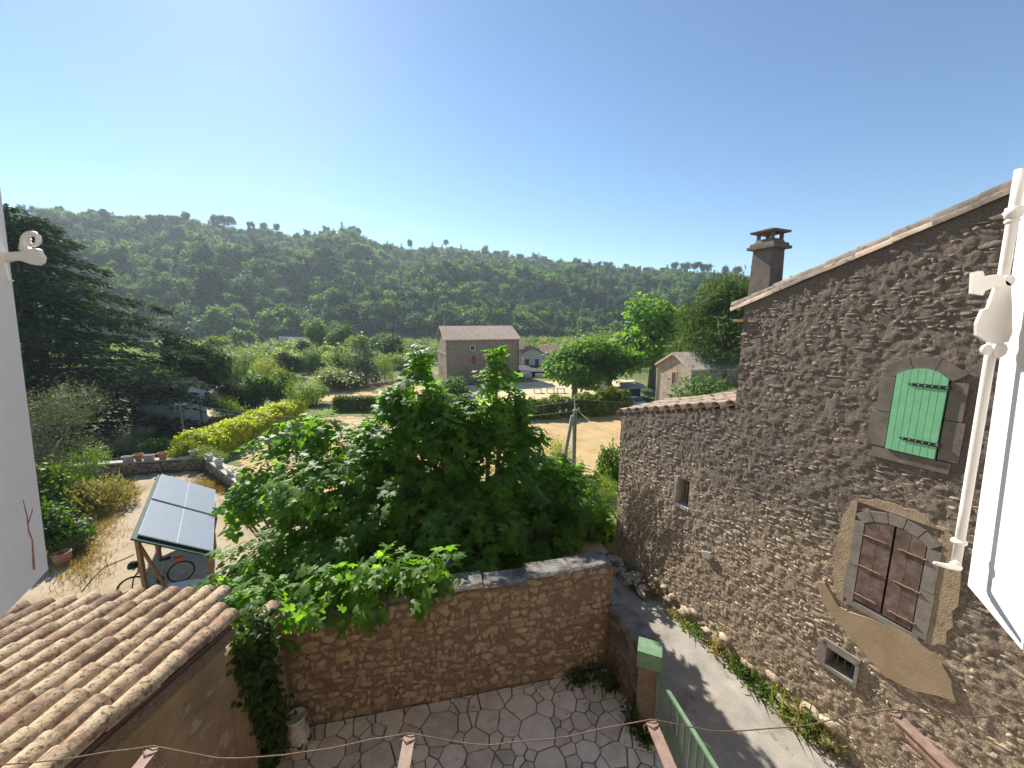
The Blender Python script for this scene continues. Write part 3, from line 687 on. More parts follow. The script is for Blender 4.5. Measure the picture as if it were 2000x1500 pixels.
def roughcast(parent, W, s0, s1, z0, z1, top, holes, mat, step=.021, amps=(.012, .014, .015, .011), cells=(24, 7, 3, 1.4), base=.001):
    """uneven mortar skin laid over a masonry face"""
    A = np.arange(s0, s1 + step, step); Zs = np.arange(z0, z1 + step, step); na, nz = len(A), len(Zs)
    h = octaves(na, nz, cells, amps); h = base + np.maximum(h - sum(amps) * .32, 0); GA, GZ = np.meshgrid(A, Zs, indexing='ij')
    P = np.array(W.p0)[None, None] + GA[..., None] * np.array(W.d) + h[..., None] * np.array(W.o); P[..., 2] += GZ
    ca, cz = np.meshgrid(A[:-1] + step / 2, Zs[:-1] + step / 2, indexing='ij'); k = cz < np.vectorize(top)(ca) - step
    for a, b, c, d in holes: k &= ~((ca > a - step) & (ca < b + step) & (cz > c - step) & (cz < d + step))
    idx = (np.arange(na - 1)[:, None] * nz + np.arange(nz - 1)[None])[k]; Fq = np.stack([idx, idx + 1, idx + nz + 1, idx + nz], 1)
    u, inv = np.unique(Fq, return_inverse=True)
    return link_mesh('roughcast', mesh_np('roughcast', P.reshape(-1, 3)[u] - np.array(org(parent)), inv.reshape(Fq.shape), mat), parent)
roughcast(house, HW, .2, SE - .02, -.02, 8.5, lambda s: htop(s) - .02, OPEN, M['house_mortar'])
# the body behind the street wall
mb = MB()
mb.hexa([HW.pt(SM, -.6, -.46), HW.pt(SM, -.6, -7), HW.pt(SM - .45, -.6, -7), HW.pt(SM - .45, -.6, -.46)] + [HW.pt(SM, 6.78, -.46), HW.pt(SM, 6.78, -7), HW.pt(SM - .45, 6.9, -7), HW.pt(SM - .45, 6.9, -.46)])
mb.hexa([HW.pt(SE, -.6, -.46), HW.pt(SE, -.6, -5), HW.pt(SE - .45, -.6, -5), HW.pt(SE - .45, -.6, -.46)] + [HW.pt(SE, 4.08, -.46), HW.pt(SE, 4.08, -5), HW.pt(SE - .45, 4.2, -5), HW.pt(SE - .45, 4.2, -.46)])
mb.build('end_wall', M['house_mortar'], house)
def hskip(c, z, hl, hh):
    for a, b, z0, z1 in OPEN:
        g = .02 if z0 < 2 or a > 5 else .17
        if c + hl > a - g and c - hl < b + g and z + hh > z0 - .05 and z - hh < z1 + (.12 if g > .1 else .05): return True
    x_, y_ = np.array([c]), np.array([z])
    if inpoly(x_, y_, PATCH)[0] or (1.60 < c < 2.86 and 2.38 < z < 4.15 and random.random() < .75): return True
    return False
def ragged(P, amp, n=5):
    out = []
    for a, b in zip(P, P[1:] + P[:1]):
        for k in range(n):
            t = k / n; out.append((a[0] + (b[0] - a[0]) * t + random.uniform(-amp, amp), a[1] + (b[1] - a[1]) * t + random.uniform(-amp, amp)))
    return out
PATCH = ragged([HW.wl(*p) for p in ((1597, 1135), (1612, 1138), (1640, 1183), (1665, 1196), (1740, 1220), (1790, 1246), (1835, 1285), (1862, 1330), (1867, 1366), (1790, 1347), (1730, 1320), (1692, 1275), (1650, 1228), (1612, 1182))], .012)
nst = rubble(house, HW, .2, SE - .01, .02, lambda s: htop(s) - .10, M['house_stone'], (.026, .085), (.035, .24), (.009, .024), lambda *q: random.random() < .5 or hskip(*q), 300, gap=.0, S=FLAT)
# render patch below the brown shutters, rough plaster round them
mb = MB(); mb.prism([HW.pt(a, z, -.02) for a, z in PATCH], HW.o * .058); mb.build('render_patch', M['render_tan'], house)
ROUGH = ragged([(1.62, 2.62), (1.58, 3.3), (1.66, 3.95), (2.0, 4.12), (2.45, 4.14), (2.76, 3.98), (2.86, 3.3), (2.84, 2.75), (2.72, 2.42), (2.3, 2.40), (1.9, 2.36)], .03)
mb = MB()
for i in range(len(ROUGH)):   # ring round the opening, in pieces
    a = ROUGH[i]; b = ROUGH[(i + 1) % len(ROUGH)]; c = (2.2325, 3.18)
    def inn(p): return (min(max(p[0], 1.80), 2.665), min(max(p[1], 2.44), 4.0))
    mb.prism([HW.pt(*p, -.02) for p in (a, b, inn(b), inn(a))], HW.o * .048)
mb.build('plaster_surround', M['rough_tan'], house)
def wallpart(name, rects, mat, f0, f1, parent=house):
    for a0, a1, z0, z1 in rects:
        HW_mb = MB(); HW.box(HW_mb, a0, a1, z0, z1, f0, f1); HW_mb.build(name, mat, parent)
# cut stone frames
wallpart('frame_stone', [(2.475, 2.67, 4.86, 5.32), (2.475, 2.62, 5.33, 5.78), (1.80, 1.975, 4.86, 5.34), (1.83, 1.975, 5.35, 5.80), (1.86, 2.60, 4.70, 4.835)], M['ashlar_dark'], -.05, .034)
wallpart('frame_stone', [(2.55, 2.675, 2.52, 3.05), (2.55, 2.66, 3.06, 3.72), (1.78, 1.915, 2.52, 3.15), (1.79, 1.915, 3.16, 3.72), (1.85, 2.62, 2.44, 2.52)], M['ashlar'], -.05, .036)
def arch(a0, a1, zs, rise, t, f0, f1, mat, name, n=5):
    """segmental arch stones above an opening"""
    c = (a0 + a1) / 2; hw = (a1 - a0) / 2; rad = (hw * hw + rise * rise) / 2 / rise; zc = zs + rise - rad; an = math.asin(min(1, hw / rad)) * 1.12
    for k in range(n):
        q0 = -an + 2 * an * k / n + .008; q1 = -an + 2 * an * (k + 1) / n - .008
        pts = [(c + math.sin(q) * rr, zc + math.cos(q) * rr) for q, rr in ((q0, rad), (q1, rad), (q1, rad + t), (q0, rad + t))]
        m2 = MB(); m2.prism([HW.pt(*p, f0) for p in pts], HW.o * (f1 - f0)); m2.build(name, mat, house)
arch(1.985, 2.465, 5.83, .10, .16, -.08, .034, M['ashlar_dark'], 'arch_stone', 3)
arch(1.92, 2.545, 3.74, .11, .14, -.08, .038, M['ashlar'], 'arch_stone', 5)
# recesses
for i, (a0, a1, z0, z1) in enumerate(OPEN):
    mb = MB(); dp = -.42
    HW.box(mb, a0 - .02, a1 + .02, z0 - .02, z1 + .02, -.44, -.40); mb.build('recess_back', M['dark_void'], house)
# arched plank leaf
def leaf(parent, a0, a1, z0, zs, rise, nb, f0, f1, mat, mid=None, gap=.004):
    c = (a0 + a1) / 2 if mid is None else mid[0]; hw = (a1 - a0) / 2 if mid is None else mid[1]
    rad = (hw * hw + rise * rise) / 2 / rise; zc = zs + rise - rad
    tz = lambda s: zc + math.sqrt(max(rad * rad - (s - c) ** 2, 0))
    out = []
    for k in range(nb):
        b0 = a0 + (a1 - a0) * k / nb + gap / 2; b1 = a0 + (a1 - a0) * (k + 1) / nb - gap / 2
        m2 = MB(); pts = [(b0, z0), (b1, z0)] + [(b1 + (b0 - b1) * t, tz(b1 + (b0 - b1) * t)) for t in (0, .33, .66, 1)]
        m2.prism([HW.pt(*p, f0) for p in pts], HW.o * (f1 - f0)); out.append(m2.build('board', mat, parent))
    return out
gs = thing('green_shutter', HW.pt(2.225, 4.85, .03), 'bright green arched plank shutter high on the stone house', 'shutter')
leaf(gs, 1.99, 2.46, 4.85, 5.83, .10, 7, .02, .055, M['green_paint'])
mb = MB(); HW.box(mb, 2.0, 2.45, 4.88, 5.8, .004, .019); mb.build('backing_board', M['green_paint'], gs)
for zz in (5.73, 5.03):
    m2 = MB(); pts = [(1.975, zz - .022), (2.30, zz - .016), (2.345, zz), (2.30, zz + .016), (1.975, zz + .022)]
    m2.prism([HW.pt(*p, .056) for p in pts], HW.o * .007); st = m2.build('strap_hinge', M['black_iron'], gs)
    for k in range(6):
        m2 = MB(); m2.lathe(HW.pt(1.99 + .062 * k, zz, .063), [(.009, 0), (.007, .005), (.001, .007)], 8, HW.o); m2.build('bolt', M['bolt'], st)
    m2 = MB(); m2.tube([HW.pt(1.972, zz - .035, .06), HW.pt(1.972, zz + .035, .06)], .012, 8); m2.tube([HW.pt(1.972, zz, .06), HW.pt(1.95, zz, -.03)], .010, 8); m2.build('hinge_pin', M['black_iron'], st)
bs = thing('brown_shutters', HW.pt(2.23, 2.54, .02), 'pair of peeling brown wooden shutters with rusty strap hinges', 'shutters')
for a0, a1, hs, zoff in ((1.925, 2.222, -1, 0), (2.243, 2.54, 1, .01)):
    lf_ = leaf(bs, a0, a1, 2.56 + zoff, 3.73, .11, 2, .004, .034, M['brown_wood'], (2.2325, .3075))
    for zz in (2.66, 3.10, 3.56):
        m2 = MB(); q0 = a0 - .025 if hs < 0 else a1 + .025; q1 = q0 + .27 * (1 if hs < 0 else -1)
        m2.tube([HW.pt(q0 + (q1 - q0) * t, zz + .003 * math.sin(t * 30), .042) for t in np.linspace(0, 1, 8)], [.012, .010, .012, .010, .012, .010, .012, .009], 6)
        m2.tube([HW.pt(q0, zz, .042), HW.pt(q0 - .02 * (1 if hs < 0 else -1), zz, -.03)], .011, 6)
        m2.build('strap_hinge', M['rust_strap'], bs)
# cellar window and wing window
wallpart('window_frame', [(2.36, 2.405, 1.24, 1.64), (2.765, 2.87, 1.24, 1.66), (2.405, 2.765, 1.235, 1.292), (2.36, 2.82, 1.585, 1.70)], M['ashlar'], -.25, .04)
cw = MB(); HW.box(cw, 2.405, 2.765, 1.292, 1.584, -.26, -.25); pane = cw.build('window_pane', M['glass'], house)
for k in (2.49, 2.585, 2.68):
    m2 = MB(); m2.tube([HW.pt(k, 1.29, -.12), HW.pt(k, 1.585, -.12)], .007, 6); m2.build('window_bar', M['gate_green'], house)
wallpart('window_frame', [(5.78, 5.86, 2.56, 3.18), (5.45, 5.87, 2.50, 2.575)], M['cement'], -.3, .034)
wallpart('window_shutter', [(5.62, 5.645, 2.58, 3.14)], M['timber_grey'], -.38, -.10)
# roof verge of the tall part: two courses of barrel tiles down the slope
pit = math.atan(.37); ev = (HW.d * math.cos(pit) + Vector((0, 0, -math.sin(pit)))); xv = HW.o.copy() * -1
Rv = Matrix((ev.cross(xv.cross(ev)).normalized(), ev, Vector((0, 0, 1)))).transposed()
yv = ev; zv = xv.cross(yv).normalized()
if zv.z < 0: zv = -zv
xv2 = yv.cross(zv); RV = Matrix((xv2, yv, zv)).transposed().to_euler()
tmA = [tile_mesh(.085, .105, .5, .015, 7, 1, math.pi, M['tile_old']), tile_mesh(.08, .11, .48, .015, 7, 1, math.pi, M['tile_old'])]
tmB = tile_mesh(.085, .105, .5, .015, 7, 1, math.pi, M['tile_pale'])
tmC = tile_mesh(.085, .105, .5, .015, 7, -1, math.pi, M['tile_old'])
for row, (off, dz) in enumerate(((-.09, .05), (-.32, .06), (-.55, .06), (-.78, .06))):
    for k in range(17):
        s_ = 4.66 - .36 * k; p = HW.pt(s_, 6.79 + (4.66 - s_) * .37 + dz + .01 * random.random(), off)
        link_mesh('roof_tile', random.choice(tmA), house, p, (RV.x + random.uniform(-.03, .03), RV.y + random.uniform(-.1, .1), RV.z + random.uniform(-.03, .03)))
for k in range(17):
    s_ = 4.64 - .36 * k; p = HW.pt(s_, 6.79 + (4.66 - s_) * .37 - .02, -.055)
    link_mesh('verge_tile', tmB if k in (0, 1, 5, 6) else tmA[0], house, p, (RV.x, RV.y + random.uniform(-.06, .06), RV.z))
mb = MB(); a0, a1 = -3, 4.72
for f0, f1, zo in ((-.01, -7, .0),):
    z0_, z1_ = 6.79 + (4.66 - a0) * .37, 6.79 + (4.66 - a1) * .37
    mb.hexa([HW.pt(a0, z0_ - .05, f0), HW.pt(a1, z1_ - .05, f0), HW.pt(a1, z1_ - .05, f1), HW.pt(a0, z0_ - .05, f1), HW.pt(a0, z0_ + .03, f0), HW.pt(a1, z1_ + .03, f0), HW.pt(a1, z1_ + .03, f1), HW.pt(a0, z0_ + .03, f1)])
mb.build('roof_deck', M['deck'], house)
mb = MB(); HW.box(mb, 4.60, 4.80, 6.50, 6.545, -.4, .06); mb.build('eave_brick', M['terracotta'], house)
# wing roof: barrel tiles laid across, their mouths over the lane
wp = math.atan(.262)
for k in range(11):
    s_ = 4.72 + .30 * k; zt_ = htop(max(s_, 4.64)) + .045
    y_ax = (HW.o * math.cos(R(4)) + Vector((0, 0, -math.sin(R(4))))); up_ = Vector((0, 0, 1)); x_ax = y_ax.cross(up_).normalized(); z_ax = x_ax.cross(y_ax)
    E_ = Matrix((x_ax, y_ax, z_ax)).transposed().to_euler()
    for j in range(5):
        link_mesh('roof_tile', TW if 'TW' in globals() else (globals().__setitem__('TW', tile_mesh(.10, .125, .5, .014, 9, 1, math.pi, M['tile_pale'])) or TW), house, HW.pt(s_, zt_ + .018 + .03 * j, -.225 - .36 * j) + Vector((0, 0, random.uniform(-.008, .008))), (E_.x, E_.y, E_.z + random.uniform(-.05, .05)))
        if j < 3:
            link_mesh('channel_tile', TC if 'TC' in globals() else (globals().__setitem__('TC', tile_mesh(.125, .105, .5, .014, 9, -1, math.pi, M['tile_old'])) or TC), house, HW.pt(s_ + .15, htop(s_ + .15) + .085 + .03 * j, -.26 - .36 * j), E_)
mb = MB(); mb.hexa([HW.pt(SM + .02, htop(SM + .1) - .03, -.02), HW.pt(SE + .05, htop(SE) - .04, -.02), HW.pt(SE + .05, htop(SE) + .35, -5), HW.pt(SM + .02, htop(SM + .1) + .36, -5)] + [HW.pt(SM + .02, htop(SM + .1) + .03, -.02), HW.pt(SE + .05, htop(SE) + .03, -.02), HW.pt(SE + .05, htop(SE) + .41, -5), HW.pt(SM + .02, htop(SM + .1) + .42, -5)])
mb.build('wing_roof_deck', M['deck'], house)
mb = MB(); mb.bar(HW.pt(SE - .1, 3.93, -.25), HW.pt(SE + .28, 3.90, -.25), .09, .10); mb.build('beam_end', M['timber_grey'], house)
# chimney stands on the roof further in
CH = Wall((n2[0] * (HD + .95), n2[1] * (HD + .95)), d2, (-n2[0], -n2[1]))
a0, z0 = CH.wl(1467, 563); a1, _ = CH.wl(1523, 560); ac = (a0 + a1) / 2; ch = MB()
zt_ = CH.wl(1500, 488)[1]
def tap(mb, zl, zh, wl_, wh_, W=CH, c=ac, dep=0):
    q = [W.pt(c + sx * w_ / 2, z, -dep / 2 * f - w_ / 2 * sy) for z, w_ in ((zl, wl_), (zh, wh_)) for sx, sy, f in ((-1, -1, 1), (1, -1, 1), (1, 1, 1), (-1, 1, 1))]
    return mb.hexa(q)
wch = .36
tap(ch, 6.5, zt_, wch + .05, wch); chim = ch.build('chimney', M['ashlar_dark'], house)
m2 = MB(); tap(m2, zt_, zt_ + .05, wch + .16, wch + .16); m2.build('chimney_ledge', M['ashlar_dark'], chim)
m2 = MB(); tap(m2, zt_ + .05, zt_ + .11, wch + .10, wch + .08); tap(m2, zt_ + .11, zt_ + .18, wch, wch - .06); m2.build('chimney_course', M['ashlar_dark'], chim)
for sx in (-1, 1):
    for sy in (-1, 1):
        m2 = MB(); c_ = CH.pt(ac + sx * .13, zt_ + .235, sy * .13); m2.box(c_, (.05, .05, .12), A24); m2.build('cowl_post', M['ashlar_dark'], chim)
m2 = MB(); tap(m2, zt_ + .29, zt_ + .325, wch + .10, wch + .12); tap(m2, zt_ + .325, zt_ + .385, wch + .06, .12); m2.build('chimney_cap', M['ashlar_dark'], chim)
# a rusty flat bar leaning at the wall foot, weeds along it
ib = MB(); ib.bar(HW.pt(*HW.wl(1738, 1388), .12), HW.pt(HW.wl(1865, 1520)[0], HW.wl(1865, 1520)[1], .12), .07, .02, HW.o); o = ib.build('iron_bar', M['rust_strap'])
tag(o, 'rusty brown iron channel fixed low on the stone house wall', 'iron bar')
mb = MB(); pts = [HW.pt(*HW.wl(*p), .03) for p in ((1373, 1075), (1392, 1078), (1388, 1092), (1376, 1086))]; mb.prism(pts, HW.o * .03); mb.build('pale_stone', M['cement'], house)
def tuft(name, base, h, wd, nblade, tm, mat, label, cat, group, sz=.12, nl=90):
    P = np.zeros((nl, 3)); a = rng.uniform(0, 6.28, nl); rr = rng.random(nl) ** .6 * wd / 2
    P[:, 0] = np.cos(a) * rr; P[:, 1] = np.sin(a) * rr; P[:, 2] = rng.random(nl) * h * (1 - .6 * (rr / (wd / 2)) ** 2)
    N = rng.normal(size=P.shape) * .6; N[:, 2] += .5; T = rng.normal(size=P.shape); T[:, 2] += .5
    v, f = scatter(*tm, P, frames(N, T), sz * rng.uniform(.6, 1.3, nl))
    P2 = np.zeros((nblade, 3)); a = rng.uniform(0, 6.28, nblade); rr = rng.random(nblade) * wd * .35; P2[:, 0] = np.cos(a) * rr; P2[:, 1] = np.sin(a) * rr
    T = rng.normal(size=P2.shape) * .35; T[:, 2] = 1
    v2, f2 = scatter(*BLADE, P2, frames(rng.normal(size=P2.shape), T), h * rng.uniform(.6, 1.2, nblade))
    t = thing(name, base, label, cat, group)
    link_mesh('stems', mesh_np('stems', v2, f2, M[mat]), t); link_mesh('leaves', mesh_np('leaves', v, f, M[mat]), t)
    return t
for i, (s_, h_, w_) in enumerate([(6.9, .35, .35), (6.2, .2, .3), (5.5, .25, .35), (4.9, .3, .4), (4.45, .45, .4), (4.1, .3, .35), (3.75, .4, .5), (3.5, .3, .4), (3.2, .5, .5), (2.95, .45, .5), (2.75, .6, .55), (2.55, .4, .5), (5.2, .15, .3), (3.95, .2, .3)]):
    tuft('weed', HW.pt(s_, 0, .12), h_, w_, 14, LANCE, ('broad', 'scrub_leaf', 'dry_leaf')[(0, 1, 2, 0, 2, 1, 0)[i % 7]], ('farthest', 'small far', 'tufted far', 'low middle', 'tallest far', 'thin middle', 'broad middle', 'bushy middle', 'tall near', 'dense near', 'tallest near', 'nearest', 'tiny far', 'tiny middle')[i] + ' weed clump at the foot of the rubble house wall', 'weeds', 'weeds along the house wall', .09, 110)
# loose bigger stones at the wall foot
for i in range(26):
    s_ = random.uniform(2.4, 7.2); z_ = random.uniform(.08, .42); L_ = random.uniform(.16, .34)
    link_mesh('foot_stone', random.choice(FS) if 'FS' in globals() else random.choice(globals().setdefault('FS', stone_meshes(M['house_stone']))), house, HW.pt(s_, z_, .02), HW.rot.to_euler(), (L_, L_ * .55, random.uniform(.05, .12)))
# bare creeper stems on the wing
mb = MB()
for i in range(34):
    s_ = random.uniform(5.9, 7.6); z_ = random.uniform(.4, 1.6); pts = []
    for k in range(7):
        pts.append(HW.pt(min(max(s_, 4.9), 7.68), z_, .045)); s_ += random.uniform(-.22, .14); z_ += random.uniform(.1, .38)
        if z_ > 3.6: break
    if len(pts) > 2: mb.tube(pts, [.009 * (1 - .1 * k) for k in range(len(pts))], 4)
tag(mb.build('creeper_stems', M['bark']), 'leafless grey creeper stems spread over the low wing wall', 'creeper')
# rubble ledge at the far foot of the wing
lg = thing('rubble_ledge', HW.pt(7.0, 0, .2), 'low mossy rubble ledge at the foot of the wing', 'ledge')
mb = MB(); HW.box(mb, 6.2, 7.8, -.05, .22, 0.03, .42); mb.build('core', M['dark_stone'], lg)
for i in range(34):
    s_ = random.uniform(6.2, 7.8); L_ = random.uniform(.14, .3)
    if i % 2: link_mesh('stone', random.choice(FS), lg, HW.pt(s_, .22, random.uniform(.08, .38)), (0, 0, random.uniform(0, 3)), (L_, L_ * .8, .06))
    else: link_mesh('stone', random.choice(FS), lg, HW.pt(s_, random.uniform(.03, .2), .42), HW.rot.to_euler(), (L_, L_ * .6, .05))

# ------------------------------------------------------------------ patio and its walls
patio = thing('patio', (-.6, 5, 0), None, None); patio['kind'] = 'structure'
PW = Wall((-3.56, 5.24), (math.cos(R(11.8)), math.sin(R(11.8))), (math.sin(R(11.8)), -math.cos(R(11.8))))
mb = MB(); pol = [(-3.54, .6), (2.5, .6), (2.45, 5.4), tuple(PW.pt(5.45, 0)[:2]), tuple(PW.pt(0, 0)[:2])]
mb.prism([(x, y, -.06) for x, y in pol], (0, 0, .052)); mb.build('mortar_bed', M['flag_joint'], patio)
pts = []; tries = 0
while len(pts) < 260 and tries < 14000:
    tries += 1; q = np.array([random.uniform(-3.5, 2.4), random.uniform(3.7, 6.45)]); dm = random.choice((.13, .18, .24, .3, .38, .46))
    if all(np.hypot(*(q - p)) > (dm + e_) / 2 for p, e_ in pts): pts.append((q, dm))
P0 = [p for p, _ in pts]
def clip(poly, nrm, c):
    out = []
    for i in range(len(poly)):
        a, b = poly[i], poly[(i + 1) % len(poly)]; da, db = a @ nrm - c, b @ nrm - c
        if da <= 0: out.append(a)
        if (da < 0) != (db < 0): out.append(a + (b - a) * da / (da - db))
    return out
DM = [e_ for _, e_ in pts]
for i, p in enumerate(P0):
    poly = [p + np.array(v) for v in ((-.6, -.6), (.6, -.6), (.6, .6), (-.6, .6))]
    for j, q in enumerate(P0):
        if i != j and np.hypot(*(q - p)) < 1.2:
            nrm = (q - p) / np.hypot(*(q - p)); dq = np.hypot(*(q - p)); poly = clip(poly, nrm, nrm @ (p + q) / 2 + (DM[i] ** 2 - DM[j] ** 2) / (5.0 * dq) - random.uniform(.006, .016))
            if len(poly) < 3: break
    pn = np.array([-math.sin(R(11.8)), math.cos(R(11.8))])
    if len(poly) >= 3: poly = clip(poly, pn, pn @ np.array(PW.p0[:2]) - .03)
    if len(poly) >= 3: poly = clip(poly, np.array([-1., 0]), 3.5)
    if len(poly) >= 3: poly = clip(poly, np.array([1., .05]), 2.68)
    if len(poly) < 3: continue
    h_ = random.uniform(.010, .022); tl = (random.uniform(-.006, .006), random.uniform(-.006, .006))
    m2 = MB(); n = len(poly); top = [(v[0] * .985 + p[0] * .015, v[1] * .985 + p[1] * .015, h_ + (v - p) @ np.array(tl)) for v in poly]
    m2.add([(v[0], v[1], -.02) for v in poly] + [(v[0], v[1], h_ - .006) for v in poly] + top, [tuple(range(2 * n, 3 * n))] + [(k, (k + 1) % n, n + (k + 1) % n, n + k) for k in range(n)] + [(n + k, n + (k + 1) % n, 2 * n + (k + 1) % n, 2 * n + k) for k in range(n)])
    m2.build('flagstone', M['flag'], patio)
pw = thing('patio_wall', PW.pt(2.7, 0), 'tall brown rubble wall closing the far side of the patio', 'wall')
def ptop(s): return 1.93 + .035 * s + .03 * math.sin(s * 3)
mb = MB(); PL = 5.5
for k in range(11):
    a, b = PL * k / 11, PL * (k + 1) / 11
    mb.hexa([PW.pt(a, -.2), PW.pt(b, -.2), PW.pt(b, -.2, -.4), PW.pt(a, -.2, -.4), PW.pt(a, ptop(a)), PW.pt(b, ptop(b)), PW.pt(b, ptop(b), -.4), PW.pt(a, ptop(a), -.4)])
mb.build('core', M['wall_mortar'], pw); roughcast(pw, PW, .01, PL, .02, 2.2, ptop, [], M['wall_mortar'], .026, (.012, .016, .012, .006))
rubble(pw, PW, 0.02, PL, .03, lambda s: ptop(s) + .02, M['wall_stone'], (.06, .16), (.07, .32), (.02, .06), lambda *q: random.random() < .12, 300, gap=-.004, S=FLAT + ROUND[:5])
PE = Wall(PW.pt(PL, 0)[:2], PW.o * -1, PW.d)
rubble(pw, PE, 0.0, .42, .03, lambda s: ptop(5.4) + .03, M['wall_stone'], (.10, .2), (.16, .42), (.02, .05), None, 60, vis=False)
for k in range(7):
    a, b = PL * k / 7, PL * (k + 1) / 7; m2 = MB(); z_ = ptop((a + b) / 2) + random.uniform(-.01, .02)
    m2.hexa([PW.pt(a + .003, z_, .015 + random.uniform(-.01, .02)), PW.pt(b - .003, z_, .02 + random.uniform(-.01, .02)), PW.pt(b - .003, z_, -.43), PW.pt(a + .003, z_, -.43), PW.pt(a + .01, z_ + .035, -.05), PW.pt(b - .01, z_ + .045, -.04), PW.pt(b - .01, z_ + .04, -.38), PW.pt(a + .01, z_ + .04, -.38)])
    m2.build('coping_stone', M['coping'], pw)
# low wall stepping down to the gate pillar
p0 = Vector((1.80, 6.22, 0)); p1 = Vector((2.10, 5.44, 0)); dd = (p1 - p0).normalized(); LL = (p1 - p0).length
LW = Wall(p0[:2], dd[:2], (dd.y, -dd.x)); LW = LW if LW.o.x < 0 else Wall(p0[:2], dd[:2], (-dd.y, dd.x))
lw = thing('low_wall', p0, 'low dark wall with grey coping stepping down to the gate', 'wall')
mb = MB(); LW.box(mb, -.05, LL, -.2, 1.33, -.30, 0); mb.build('core', M['dark_stone'], lw)
rubble(lw, LW, 0, LL, .02, lambda s: 1.34, M['dark_stone'], (.07, .14), (.1, .26), (.015, .05), None, 120)
for k in range(3):
    m2 = MB(); LW.box(m2, LL * k / 3 - .04, LL * (k + 1) / 3 - .045, 1.335, 1.40, -.33, .04); m2.build('coping_stone', M['coping'], lw)
GP = thing('gate_pillar', (2.16, 5.36, 0), 'earth-coloured gate pillar with green metal box on top', 'pillar')
mb = MB(); mb.box((2.17, 5.33, .58), (.29, .27, 1.2), R(-20)); mb.build('shaft', M['wall_mortar'], GP)
mb = MB(); mb.box((2.18, 5.33, 1.30), (.36, .30, .27), R(-22)); mb.build('metal_box', M['gate_green'], GP)
gt = thing('green_gate', (2.4, 4.4, 0), 'green wire-mesh metal gate between patio and lane', 'gate')
g0 = Vector((2.25, 5.17, 0)); g1 = Vector((2.62, 3.2, 0))
for z_, wd in ((1.12, .05), (.12, .04)):
    m2 = MB(); m2.bar(g0 + Vector((0, 0, z_)), g1 + Vector((0, 0, z_)), wd, .035); m2.build('rail', M['gate_green'], gt)
for k in range(15):
    p = g0.lerp(g1, (k + .2) / 15); m2 = MB(); m2.tube([p + Vector((0, 0, .12)), p + Vector((0, 0, 1.11))], .008 if k else .018, 6); m2.build('bar', M['gate_green'], gt)
m2 = MB()
for k in range(36):
    p = g0.lerp(g1, k / 36); m2.tube([p + Vector((.008, 0, .13)), p + Vector((.008, 0, 1.10))], .0022, 3)
for k in range(19):
    z_ = .15 + .05 * k; m2.tube([g0 + Vector((.008, 0, z_)), g1 + Vector((.008, 0, z_))], .0022, 3)
m2.build('wire_mesh', M['gate_green'], gt)
mb = MB(); g2 = g1 + (g1 - g0) * .02
# climbing weeds in the corners of the patio
for lb_, b_, h_, w_ in (('widest', (1.45, 6.1, .02), .3, .5), ('rearmost', (1.75, 5.95, .02), .45, .35), ('tallest', (1.98, 5.3, .02), .5, .4), ('lowest', (1.15, 6.05, .02), .2, .4), ('nearest', (2.08, 5.05, .02), .3, .3)):
    tuft('patio_weed', b_, h_, w_, 20, LANCE, 'ivy', lb_ + ' dark weed clump in the shaded patio corner', 'weeds', 'weeds in the patio corner', .09, 160)
# broken strawberry jar
sj = thing('strawberry_jar', (-3.3, 4.98, .01), 'weathered white strawberry jar with side holes in patio corner', 'jar')
c_ = Vector((-3.3, 4.98, .01))
mb = MB(); mb.lathe(c_, [(.10, 0), (.15, .06), (.175, .16), (.165, .27), (.125, .37), (.115, .44), (.135, .53), (.14, .56), (.125, .56), (.10, .46), (.05, .40)], 18); mb.build('body', M['white_pot'], sj, True)
for k in range(7):
    a = 2 * math.pi * k / 7; p = c_ + Vector((math.cos(a) * .165, math.sin(a) * .165, .17 + .05 * (k % 2))); m2 = MB()
    m2.lathe(p, [(.036, -.02), (.042, .018), (.034, .02), (.02, 0)], 9, (math.cos(a), math.sin(a), .6)); m2.build('pocket', M['dark_void'], sj)

# ------------------------------------------------------------------ lean-to with barrel tiles (lower left)
lt = thing('lean_to', (-3.6, 2, 0), 'earth-rendered lean-to with lichen-covered barrel tile roof', 'outbuilding')
RP = R(9); XE = -3.55
def rz_(y): return 2.87 + (4.2 - y) * math.tan(RP)
mb = MB(); mb.hexa([(XE, 0, -.2), (XE, 4.15, -.2), (XE - .35, 4.15, -.2), (XE - .35, 0, -.2), (XE, 0, rz_(0) - .13), (XE, 4.15, rz_(4.15) - .13), (XE - .35, 4.15, rz_(4.15) - .13), (XE - .35, 0, rz_(0) - .13)])
mb.hexa([(XE - .35, 4.1, -2), (XE - .35, 4.45, -2), (-8.4, 4.0, -2), (-8.4, 3.65, -2), (XE - .35, 4.1, 2.7), (XE - .35, 4.45, 2.7), (-8.4, 4.0, 2.72), (-8.4, 3.65, 2.72)])
mb.build('wall', M['render_earth'], lt)
LTW = Wall((XE, 0), (0, 1), (1, 0))
rubble(lt, LTW, 1.2, 4.14, .05, lambda s: rz_(s) - .55, M['wall_stone'], (.09, .2), (.14, .36), (.004, .02), lambda c, z, a, b: random.random() < .45, 120)
mb = MB(); mb.hexa([(XE + .10, 0, rz_(0) - .12), (XE + .10, 4.2, rz_(4.2) - .12), (-8.5, 4.2, rz_(4.2) - .12), (-8.5, 0, rz_(0) - .12), (XE + .10, 0, rz_(0) - .05), (XE + .10, 4.2, rz_(4.2) - .05), (-8.5, 4.2, rz_(4.2) - .05), (-8.5, 0, rz_(0) - .05)])
mb.build('roof_deck', M['deck'], lt)
